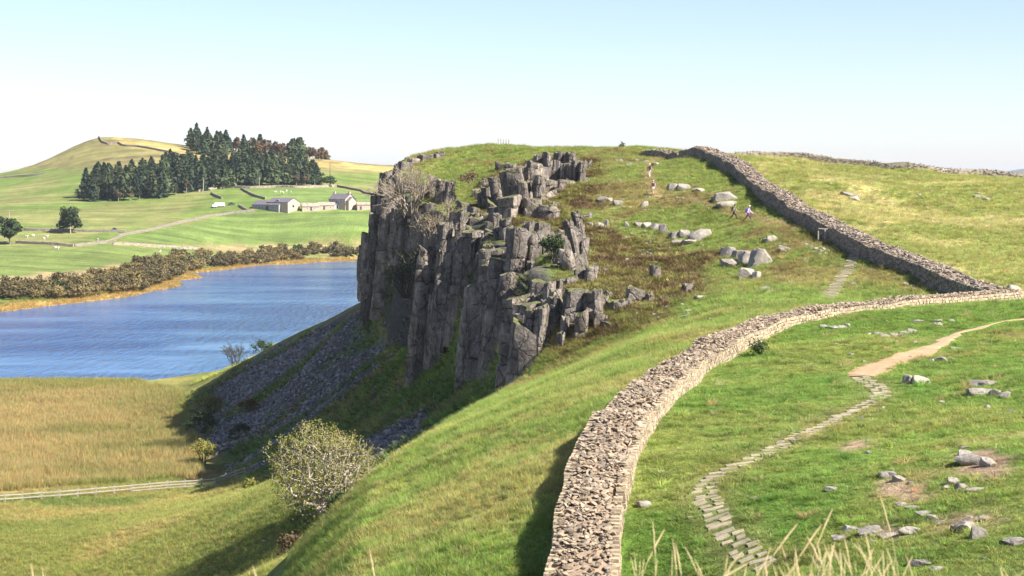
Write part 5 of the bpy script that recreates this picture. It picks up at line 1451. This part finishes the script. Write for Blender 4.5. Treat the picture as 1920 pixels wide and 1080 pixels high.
# ------------------------------------------------------------------ walkers
def cloth(name, c): return plain(name, c, tuple(min(.9, k * 1.25) for k in c), 8, .2)
M_skin = new_mat('skin', (.42, .26, .18), .6, .3)
def person(label, u, v, yaw, pose, top, legs, shoes, hair, sleeves=None, bare_legs=False, pack=None, hat=None, pole=False, d0=120):
    g = hit(u, v, d0, 280)
    root = tag(empty('person', g, yaw), label, 'person')
    st, sw, ln = pose            # stride, arm swing, forward lean (local +X is forward)
    V = [(0, 0, .94), (.02 + ln * .3, 0, 1.12), (ln * .7, 0, 1.32), (ln, 0, 1.46), (ln * 1.15 + .01, 0, 1.55), (ln * 1.25 + .03, 0, 1.66), (ln * 1.3 + .02, 0, 1.76)]
    rad = [(.15, .13), (.135, .11), (.165, .12), .07, .062, .095, .07]
    E = [(0, 1), (1, 2), (2, 3), (3, 4), (4, 5), (5, 6)]
    part = ['l', 't', 't', 't', 's', 's', 's']
    def chain(start, pts, rr, pp):
        a = start
        for q, k, l in zip(pts, rr, pp):
            V.append(q); rad.append(k); part.append(l); E.append((a, len(V) - 1)); a = len(V) - 1
        return a
    hands = []
    for s, f in ((1, 1), (-1, -1)):
        sh = (ln * .9, .20 * s, 1.40); el = (ln * .9 + sw * f * .18, .25 * s, 1.13); wr = (ln * .9 + sw * f * .42 + .08, .23 * s, .93)
        hd = (wr[0] + .05, wr[1], wr[2] - .07)
        chain(2, [sh, el, wr, hd], [.07, .052, .036, .042], ['t', sleeves or 't', sleeves or 't', 's'])
        hands.append(hd)
        kn = (st * -f * .22 + .06, .10 * s, .50); an = (st * -f * .42 - (.10 if f > 0 else 0), .10 * s, .09 + (.05 if f > 0 and st > 0 else 0)); to = (an[0] + .17, an[1], an[2] - .05)
        chain(0, [(0, .10 * s, .86), kn, an, to], [.10, .07, .048, .045], ['l', 'k' if bare_legs else 'l', 'k' if bare_legs else 'l', 'h'])
    mats = [top, legs, M_skin, shoes]
    me = skin_mesh('body', V, E, rad, mats, 2)
    # clothing by nearest bone
    seg = [(np.array(V[a]), np.array(V[b]), part[b]) for a, b in E]
    pc = np.array([p.center[:] for p in me.polygons]); best = np.full(len(pc), 9.); mi = np.zeros(len(pc), int)
    for a, b, l in seg:
        t = np.clip(((pc - a) @ (b - a)) / ((b - a) @ (b - a)), 0, 1); dd = np.linalg.norm(pc - a - t[:, None] * (b - a), axis=1) - .03
        m = dd < best; best[m] = dd[m]; mi[m] = {'t': 0, 'l': 1, 's': 2, 'k': 2, 'h': 3}[l]
    mi[(pc[:, 2] < 1.02) & (mi == 0) & (np.abs(pc[:, 1]) < .17)] = 1
    me.polygons.foreach_set('material_index', mi.astype(np.int32))
    obj('body', me, root)
    fs = []
    for k, (hx, hy, hz) in enumerate(hands):
        s = 1 if k == 0 else -1
        for j in range(4):
            x0 = hx + .03 - .02 * j; L = (.075, .085, .08, .06)[j]
            fs += [((x0, hy, hz - .03), (x0 + .012, hy - .01 * s, hz - .03 - L * .55), .010, .009), ((x0 + .012, hy - .01 * s, hz - .03 - L * .55), (x0 + .03, hy - .025 * s, hz - .03 - L), .009, .007)]
        fs += [((hx + .03, hy - .01 * s, hz), (hx + .065, hy - .02 * s, hz - .035), .011, .009), ((hx + .065, hy - .02 * s, hz - .035), (hx + .07, hy - .03 * s, hz - .065), .009, .007)]
    obj('fingers', tube_mesh('fingers', fs, M_skin, 5), root)
    hx, hz = ln * 1.3 + .01, 1.72
    bm = bmesh.new(); bmesh.ops.create_uvsphere(bm, u_segments=12, v_segments=8, radius=.112)
    for q in list(bm.verts):
        if q.co.z < -.03 and q.co.x > -.02: q.co.x *= .4
        q.co.x *= 1.05
    for q in bm.verts: q.co += Vector((hx - .015, 0, hz))
    me = bpy.data.meshes.new('hair'); bm.to_mesh(me); bm.free(); me.materials.append(hat or hair); obj('hat' if hat else 'hair', me, root)
    fc = []
    for s in (-1, 1): fc += [((hx + .095, .035 * s, 1.675), (hx + .108, .035 * s, 1.675), .012, .008)]
    obj('eyes', tube_mesh('eyes', fc, M_door, 6), root)
    obj('nose', tube_mesh('nose', [((hx + .09, 0, 1.67), (hx + .135, 0, 1.64), .010, .016)], M_skin, 6), root)
    obj('mouth', tube_mesh('mouth', [((hx + .10, -.025, 1.605), (hx + .10, .025, 1.605), .008, .008)], M_blue if False else new_mat('lips', (.3, .12, .1), .6), 5), root)
    for s in (-1, 1): obj('ear', tube_mesh('ear', [((hx, .088 * s, 1.65), (hx - .01, .108 * s, 1.69), .014, .022)], M_skin, 6), root)
    if pack:
        bm = bmesh.new(); bmesh.ops.create_cube(bm, size=1)
        for q in bm.verts: q.co = Vector((q.co.x * .24 - .24 + ln * .7, q.co.y * (.34 if q.co.z < 0 else .28), 1.26 + q.co.z * .52))
        bmesh.ops.bevel(bm, geom=bm.edges[:], offset=.06, segments=3, affect='EDGES')
        me = bpy.data.meshes.new('backpack'); bm.to_mesh(me); bm.free(); me.materials.append(pack); obj('backpack', me, root)
        for s in (-1, 1): obj('strap', tube_mesh('strap', [((-.12 + ln * .8, .10 * s, 1.47), (.10 + ln * .8, .10 * s, 1.44), .022, .022), ((.10 + ln * .8, .10 * s, 1.44), (.12 + ln * .6, .12 * s, 1.18), .022, .02)], pack, 5), root)
    if pole: 
        h = hands[0]; obj('walking_pole', tube_mesh('walking_pole', [((h[0] + .02, h[1] - .02, h[2] + .06), (h[0] - .35, h[1], 0.0), .014, .010)], M_dark, 5), root)
    return root
K = cloth
person('walker in green top, dark trousers and grey backpack striding right', 1376, 413, -.15, (1.0, 1.0, .10), K('green_top', (.02, .16, .11)), K('black_trousers', (.025, .025, .03)), K('grey_boots', (.35, .33, .36)), K('dark_hair', (.04, .03, .025)), 's', False, K('black_pack', (.03, .04, .045)), None, True)
person('walker in lilac shirt, purple trousers and violet backpack', 1402, 416, -.25, (1.0, .8, .14), K('lilac_shirt', (.55, .42, .72)), K('purple_trousers', (.06, .03, .12)), K('dark_boots', (.06, .05, .05)), K('fair_hair', (.40, .33, .20)), None, False, K('violet_pack', (.17, .08, .36)), K('pale_hat', (.62, .58, .52)))
person('walker in orange shirt, pale trousers and dark backpack climbing the path', 1218, 333, 1.75, (.5, .5, .05), K('orange_shirt', (.62, .17, .08)), K('pale_trousers', (.55, .42, .36)), K('tan_boots', (.40, .33, .25)), K('straw_hair', (.45, .36, .22)), 's', False, K('dark_pack', (.03, .05, .06)), K('straw_hat', (.60, .52, .32)))
person('walker in dark top and pale shorts below the orange-shirted walker', 1225, 366, 1.9, (.6, .6, .06), K('navy_top', (.03, .02, .05)), K('cream_shorts', (.62, .56, .40)), K('pale_shoes', (.55, .5, .45)), K('blond_hair', (.45, .36, .20)), 's', True, None, None)
print('people', round(time.time() - T0, 1))

# ------------------------------------------------------------------ grass, reeds, ferns (uncountable: instanced tufts)
def tuft_material(name, trans, tipc=(.42, .40, .14), tipf=.32):
    m = new_mat(name, rough=.75, spec=.2)
    t = NT(m)
    a = t.n('ShaderNodeAttribute', attribute_type='INSTANCER', attribute_name='tint').outputs['Color']
    tip = t.n('ShaderNodeAttribute', attribute_name='up').outputs['Fac']
    c = t.mix(t.math('MULTIPLY', tip, tipf), a, tipc)
    t.l(c, t.b.inputs['Base Color'])
    tr = t.n('ShaderNodeBsdfTranslucent'); t.l(c, tr.inputs['Color'])
    mx = t.n('ShaderNodeMixShader'); mx.inputs[0].default_value = trans
    t.l(t.b.outputs[0], mx.inputs[1]); t.l(tr.outputs[0], mx.inputs[2]); t.l(mx.outputs[0], t.t.nodes['Material Output'].inputs['Surface'])
    return m
M_tuft = tuft_material('grass_blades', .5)
M_heather = tuft_material('heather_sprigs', .25, (.20, .125, .065), .3)
def tuft(name, nb, h, spread, w, lean, mat, seed, segs=2):
    rs = np.random.RandomState(seed); V, Fc, up = [], [], []
    for _ in range(nb):
        a = rs.uniform(0, 6.28); r0 = spread * rs.rand() ** .7; b = np.array((math.cos(a) * r0, math.sin(a) * r0, -.03))
        ln = h * rs.uniform(.55, 1.15); az = a + rs.normal(0, .6); tilt = lean * rs.uniform(.3, 1.4)
        dr = np.array((math.cos(az) * tilt, math.sin(az) * tilt, 1.0)); sd_ = np.array((-math.sin(az + .5), math.cos(az + .5), 0)) * w * rs.uniform(.7, 1.3)
        k = len(V)
        for j in range(segs):
            f = j / segs
            c = b + dr * ln * f + np.array((math.cos(az), math.sin(az), -.35)) * ln * tilt * f * f
            V += [c - sd_ * (1 - f * .5), c + sd_ * (1 - f * .5)]; up += [f, f]
        c = b + dr * ln + np.array((math.cos(az), math.sin(az), -.35)) * ln * tilt
        V.append(c); up.append(1)
        for j in range(segs - 1): Fc.append([k + 2 * j, k + 2 * j + 1, k + 2 * j + 3, k + 2 * j + 2])
        Fc.append([k + 2 * segs - 2, k + 2 * segs - 1, k + 2 * segs])
    me = mesh_np(name, V, Fc, [mat])
    at = me.attributes.new('up', 'FLOAT', 'POINT'); at.data.foreach_set('value', np.array(up, np.float32))
    return bpy.data.objects.new(name, me)
def tuft_set(name, n, *a, mat=None):
    c = bpy.data.collections.new(name)
    for i in range(n): c.objects.link(tuft(name, *a, mat or M_tuft, 70 + i))
    return c
def scatter_object(name, label, cat, coll, xy, scale, tint, seed, zoff=0.0, tilt=.0):
    rs = np.random.RandomState(seed); n = len(xy)
    me = bpy.data.meshes.new(name); me.vertices.add(n)
    me.vertices.foreach_set('co', np.column_stack([xy, H(xy[:, 0], xy[:, 1]) + zoff]).astype(np.float32).ravel())
    rot = np.column_stack([rs.normal(0, .12, n), rs.normal(0, .12, n) - tilt, rs.uniform(-1.0, 1.0, n) if tilt else rs.uniform(0, 6.28, n)])
    a = me.attributes.new('rot', 'FLOAT_VECTOR', 'POINT'); a.data.foreach_set('vector', rot.astype(np.float32).ravel())
    a = me.attributes.new('scl', 'FLOAT', 'POINT'); a.data.foreach_set('value', scale.astype(np.float32))
    a = me.attributes.new('pick', 'INT', 'POINT'); a.data.foreach_set('value', rs.randint(0, 50, n).astype(np.int32))
    a = me.attributes.new('tint', 'FLOAT_COLOR', 'POINT'); a.data.foreach_set('color', np.column_stack([tint, np.ones(n)]).astype(np.float32).ravel())
    o = obj(name, me); tag(o, label, cat, kind='stuff')
    ng = bpy.data.node_groups.new(name, 'GeometryNodeTree')
    ng.interface.new_socket('Geometry', in_out='INPUT', socket_type='NodeSocketGeometry'); ng.interface.new_socket('Geometry', in_out='OUTPUT', socket_type='NodeSocketGeometry')
    N = ng.nodes; gi = N.new('NodeGroupInput'); go = N.new('NodeGroupOutput')
    ip = N.new('GeometryNodeInstanceOnPoints'); ci = N.new('GeometryNodeCollectionInfo'); ci.inputs['Collection'].default_value = coll
    ci.inputs['Separate Children'].default_value = True; ci.inputs['Reset Children'].default_value = True
    ip.inputs['Pick Instance'].default_value = True
    def attr(nm, typ):
        k = N.new('GeometryNodeInputNamedAttribute'); k.data_type = typ; k.inputs['Name'].default_value = nm; return k.outputs['Attribute']
    ng.links.new(gi.outputs[0], ip.inputs['Points']); ng.links.new(ci.outputs[0], ip.inputs['Instance'])
    ng.links.new(attr('pick', 'INT'), ip.inputs['Instance Index']); ng.links.new(attr('scl', 'FLOAT'), ip.inputs['Scale'])
    er = N.new('FunctionNodeEulerToRotation'); ng.links.new(attr('rot', 'FLOAT_VECTOR'), er.inputs[0]); ng.links.new(er.outputs[0], ip.inputs['Rotation'])
    ng.links.new(ip.outputs[0], go.inputs[0])
    md = o.modifiers.new('tufts', 'NODES'); md.node_group = ng
    return o
gr = np.random.RandomState(99)
def fan(n, d0, d1, t0=-.34, t1=.34, p=2.0):
    """points spread over a sector of ground, p = 2 is even density"""
    y = (d0 ** p + gr.rand(n) * (d1 ** p - d0 ** p)) ** (1 / p)
    return np.column_stack([gr.uniform(t0, t1, n) * y, y])
def edge_e(q): return q[:, 0] - np.interp(q[:, 1], _EY, _EX)
def clear(q, wl=1.45):
    k = (dist_line(q[:, 0], q[:, 1], wall_c[::5]) > wl) & (dist_line(q[:, 0], q[:, 1], wall2_c[::5]) > 1.4)
    k &= (dist_line(q[:, 0], q[:, 1], PATH) > .75) & (dist_line(q[:, 0], q[:, 1], FLAG) > .42) & (dist_line(q[:, 0], q[:, 1], STEPS) > .8)
    return q[k]
def tints(q, gain, var, straw=None):
    c = zone(q[:, 0], q[:, 1]) * (gain[:, None] if np.ndim(gain) else gain)
    k = 1 + var * gr.normal(size=(len(q), 1)); c = c * np.clip(k, .45, 1.8)
    if straw is not None:
        m = gr.rand(len(q)) < straw; c[m] = np.array((.46, .38, .17)) * gr.uniform(.7, 1.15, (m.sum(), 1))
    return np.clip(c * (1 + .12 * gr.normal(size=(len(q), 3)) * (1, .6, .8)), .004, .7)
T_short = tuft_set('short_tuft', 4, 16, .13, .14, .0085, .9)
T_long = tuft_set('long_tuft', 4, 18, .30, .12, .0085, .55)
T_reed = tuft_set('reed_tuft', 4, 16, 1.15, .35, .022, .16)
T_tuss = tuft_set('tussock', 5, 64, .36, .26, .012, .75)
T_heath = tuft_set('heather_tuft', 4, 26, .42, .26, .022, .55, mat=M_heather)
T_fern = tuft_set('fern_tuft', 3, 16, .6, .28, .05, .7)
wx_ = lambda q: np.interp(q[:, 1], wall_c[:, 1], wall_c[:, 0])
q = clear(fan(150000, 42, 134, -.06, .34, 1.5)); q = q[q[:, 0] > wx_(q) - .2]
dn = fbm(q[:, 0] / 2.5, q[:, 1] / 2.5, 71, 2); so = np.max([soft(q[:, 0], q[:, 1], k, .9) for k in Z_soil], 0); q = q[gr.rand(len(q)) < .75 + .6 * dn - .85 * so]
scatter_object('pasture_grass', 'grazed green grass of the pasture right of the wall', 'grass', T_short, q, gr.uniform(.6, 1.35, len(q)) * (1 + .35 * fbm(q[:, 0] / 3, q[:, 1] / 3, 72, 2)) * np.interp(q[:, 1], [45, 130], [.85, 1.5]), tints(q, 1.65, .33, .05), 1)
q = clear(fan(150000, 50, 150, -.16, .30, 1.5)); q = q[(q[:, 0] < wx_(q)) & (edge_e(q) > -5) & ((q[:, 1] < 131) | (q[:, 0] < 12))]
scatter_object('slope_grass', 'long yellow-green grass on the slope left of the wall', 'grass', T_long, q, gr.uniform(.55, 1.3, len(q)) * np.interp(q[:, 1], [50, 140], [.85, 1.25]) * (1 + .4 * fbm(q[:, 0] / 2.5, q[:, 1] / 2.5, 73, 2)), tints(q, 1.7, .28, .10), 2)
q = clear(fan(120000, 131, 285, -.09, .34, 1.6)); q = q[(edge_e(q) > .5)]
q = q[~((q[:, 1] < 134) & (q[:, 0] > wx_(q)))]
q = q[gr.rand(len(q)) < .9]
hs = np.maximum(soft(q[:, 0], q[:, 1], Z_heath, 6), soft(q[:, 0], q[:, 1], Z_heath2, 6))
hm = hs > gr.uniform(.25, .95, len(hs)); qh = q[hm]; q = q[~hm]; hs = hs[~hm]
qh = qh[gr.rand(len(qh)) < .8 + .5 * fbm(qh[:, 0] / 3, qh[:, 1] / 3, 78, 2)]
scatter_object('heather', 'brown heather on the rocky hillside above the crag', 'heather', T_heath, qh, gr.uniform(.6, 1.5, len(qh)) * (1 + .5 * fbm(qh[:, 0] / 2.4, qh[:, 1] / 2.4, 79, 2)), np.clip(np.where(fbm(qh[:, 0] / 2.0, qh[:, 1] / 2.0, 80, 2)[:, None] > -.02, np.array((.24, .225, .062)), np.array((.17, .115, .055))) * gr.uniform(.55, 1.4, (len(qh), 1)), .01, .5), 13)
scatter_object('hill_grass', 'rough grass and heather on the hill beyond the gap', 'grass', T_long, q, gr.uniform(.7, 1.6, len(q)) * (1 + .35 * fbm(q[:, 0] / 3, q[:, 1] / 3, 74, 2)) * np.interp(q[:, 1], [130, 260], [.9, 1.25]), tints(q, 1.75 - .85 * hs, .32, np.where(q[:, 0] > np.interp(q[:, 1], wall2_c[:, 1], wall2_c[:, 0]), .20, .08)), 3)
q = fan(85000, 128, 246, -.36, -.06); q = q[(H(q[:, 0], q[:, 1]) < 16) & (soft(q[:, 0], q[:, 1], Z_reed, 6) < .6) & (soft(q[:, 0], q[:, 1], Z_bank, 8) < .6) & (edge_e(q) < -6)]
scatter_object('meadow_grass', 'tussocky yellow-green grass of the lower meadow', 'grass', T_long, q, gr.uniform(.8, 1.9, len(q)), tints(q, 1.7, .24, .12), 4)
q = scatter_poly(Z_reed, 60000, gr); q = q[(H(q[:, 0], q[:, 1]) > .02) & (q[:, 0] > -.36 * q[:, 1])]
q = q[gr.rand(len(q)) < .72 + .7 * fbm(q[:, 0] / 9, q[:, 1] / 5, 75, 2)]
scatter_object('reed_bed', 'golden reeds between the lough and the rail fence', 'reeds', T_reed, q, gr.uniform(.55, 1.15, len(q)) * (1 + .4 * fbm(q[:, 0] / 12, q[:, 1] / 12, 76, 2)), tints(q, 1.6, .16), 5)
q = fan(90000, 128, 352, -.24, .02); e = edge_e(q)
q = q[(e < -2.0) & (H(q[:, 0], q[:, 1]) > 1.6) & ((soft(q[:, 0], q[:, 1], Z_bank, 8) > .3) | (q[:, 1] > 330))]
sc = np.maximum(soft(q[:, 0], q[:, 1], Z_scree, 7), soft(q[:, 0], q[:, 1], Z_scree2, 5))
strip = fbm((q[:, 0] * .35 + q[:, 1] * .94) / 5.5, (q[:, 0] * .94 - q[:, 1] * .35) / 26, 55, 3)
q = q[(gr.rand(len(q)) < np.where((sc > .4) & (strip > -.15), .05, .8))]
scatter_object('bank_ferns', 'dark ferns and grass on the bank under the crag', 'ferns', T_fern, q, gr.uniform(.5, 1.3, len(q)), tints(q, 2.3, .4), 6)
# coarse tussocks standing out of the turf
q = np.vstack([clear(fan(5200, 44, 132, -.15, .34, 1.5), 1.7), clear(fan(6500, 132, 280, -.08, .34, 1.7), 1.7)]); q = q[edge_e(q) > -3]
q = q[gr.rand(len(q)) < .55 + .8 * fbm(q[:, 0] / 7, q[:, 1] / 7, 81, 2)]
tt = tints(q, 1.5, .3, .18); gm = gr.rand(len(q)) < .4; tt[gm] *= (.62, .80, .6)
scatter_object('tussocks', 'coarse darker and straw-coloured tussocks across the slopes', 'grass', T_tuss, q, gr.uniform(.45, 1.25, len(q)) * np.interp(q[:, 1], [45, 200], [.8, 1.3]), tt, 14)
# tawny edge of reeds on the far shore
q = fan(60000, 480, 900, -.34, -.05); z = H(q[:, 0], q[:, 1]); q = q[(z > -.05) & (z < 1.1)]
scatter_object('shore_reeds', 'thin tawny fringe of reeds on the far shore', 'reeds', T_reed, q, gr.uniform(.7, 1.2, len(q)), tints(q, 1.2, .15), 7)
# foreground: dry grass on the brow in front of the camera
M_stalk = new_mat('dry_stalk', (.52, .42, .22), .8, .2)
q = np.column_stack([gr.uniform(-3.2, 3.4, 2600), gr.uniform(6.3, 8.6, 2600)])
q = q[gr.rand(len(q)) < .25 + .75 * sstep(.3, 1.6, q[:, 0])]
scatter_object('brow_grass', 'blurred dry grass on the brow at the very front', 'grass', T_long, q, gr.uniform(.45, .95, len(q)), np.clip(np.array((.34, .30, .12)) * (1 + .3 * gr.normal(size=(len(q), 1))), .05, .6), 8)
def stalk(u0, v0, u1, v1, d, bend, label='tall dry grass stalk on the brow at the very front', w=.0020):
    a = P(u0, 1092, d); a[2] = H1(a[0], a[1]) - .02; b = P(u1, v1, d + .1)
    m = (a + b) / 2 + np.array((bend * (b[2] - a[2]), 0, 0))
    pts = [a * (1 - t) ** 2 + 2 * m * t * (1 - t) + b * t * t for t in np.linspace(0, 1, 9)]
    seg = [(pts[i] - a, pts[i + 1] - a, w * (1 - .5 * i / 8), w * (1 - .5 * (i + 1) / 8)) for i in range(8)]
    seg += [(pts[6] - a, pts[8] - a, w * 1.5, w * .5), (pts[7] - a, pts[8] - a + (0, 0, .004), w * 1.7, w * .4)]
    tag(obj('grass_stalk', tube_mesh('grass_stalk', seg, M_stalk, 6), None, a), label, 'grass stalk', 'dry grass stalks in the foreground')
for u0, u1, v1, bend, d in ((1208, 1223, 975, .1, 7.6), (1206, 1246, 993, -.25, 7.6), (1240, 1261, 1011, .15, 7.4), (1246, 1266, 1020, .2, 7.3), (1345, 1403, 1056, -.9, 7.0), (1435, 1495, 983, -.35, 7.8), (1480, 1491, 1027, .1, 7.3),
                            (1525, 1561, 955, -.2, 8.0), (1515, 1531, 1015, .2, 7.4), (1550, 1512, 1005, .25, 7.5), (1600, 1583, 1010, .1, 7.4), (1605, 1622, 1000, .2, 7.5), (1690, 1650, 930, .1, 8.1), (1556, 1575, 1030, .1, 7.2), (1178, 1190, 1045, .1, 7.1),
                            (52, 58, 1058, .1, 7.0), (68, 79, 1066, .1, 7.0), (466, 474, 1062, .2, 7.0), (704, 692, 1030, .1, 7.2), (1480, 1540, 985, -.3, 7.7), (1636, 1655, 1035, .1, 7.2), (1410, 1432, 1050, .2, 7.0), (1870, 1876, 1062, .1, 7.0)):
    stalk(u0, 0, u1, v1, d, bend)
for i in range(60):                                      # shorter, finer stems between
    u = gr.choice([gr.uniform(1180, 1720), gr.uniform(1420, 1680)]); ln = gr.uniform(12, 70)
    stalk(u, 0, u + gr.normal(0, ln * .35), 1085 - ln, gr.uniform(6.9, 7.8), gr.normal(0, .3), 'short dry grass blade on the brow at the very front', .0012)
cd.dof.use_dof = True
cd.dof.focus_distance = 120
cd.dof.aperture_fstop = 5.6
print('grass', round(time.time() - T0, 1))

# ------------------------------------------------------------------ air
hz = np.array((-900, -60, -62, 4300, 10900, 118.0))
v_, f_ = box_vf(hz[0], hz[3], hz[1], hz[4], hz[2], hz[5])
M_haze = bpy.data.materials.new('haze'); M_haze.use_nodes = True
hn = M_haze.node_tree; hn.nodes.remove(hn.nodes['Principled BSDF'])
pv = hn.nodes.new('ShaderNodeVolumePrincipled'); pv.inputs['Color'].default_value = (.80, .88, 1, 1); pv.inputs['Density'].default_value = 5e-5; pv.inputs['Anisotropy'].default_value = .2
hn.links.new(pv.outputs[0], hn.nodes['Material Output'].inputs['Volume'])
tag(obj('haze', mesh_np('haze', v_, [list(k) for k in f_], [M_haze])), 'thin pale haze in the air', 'haze', kind='stuff')
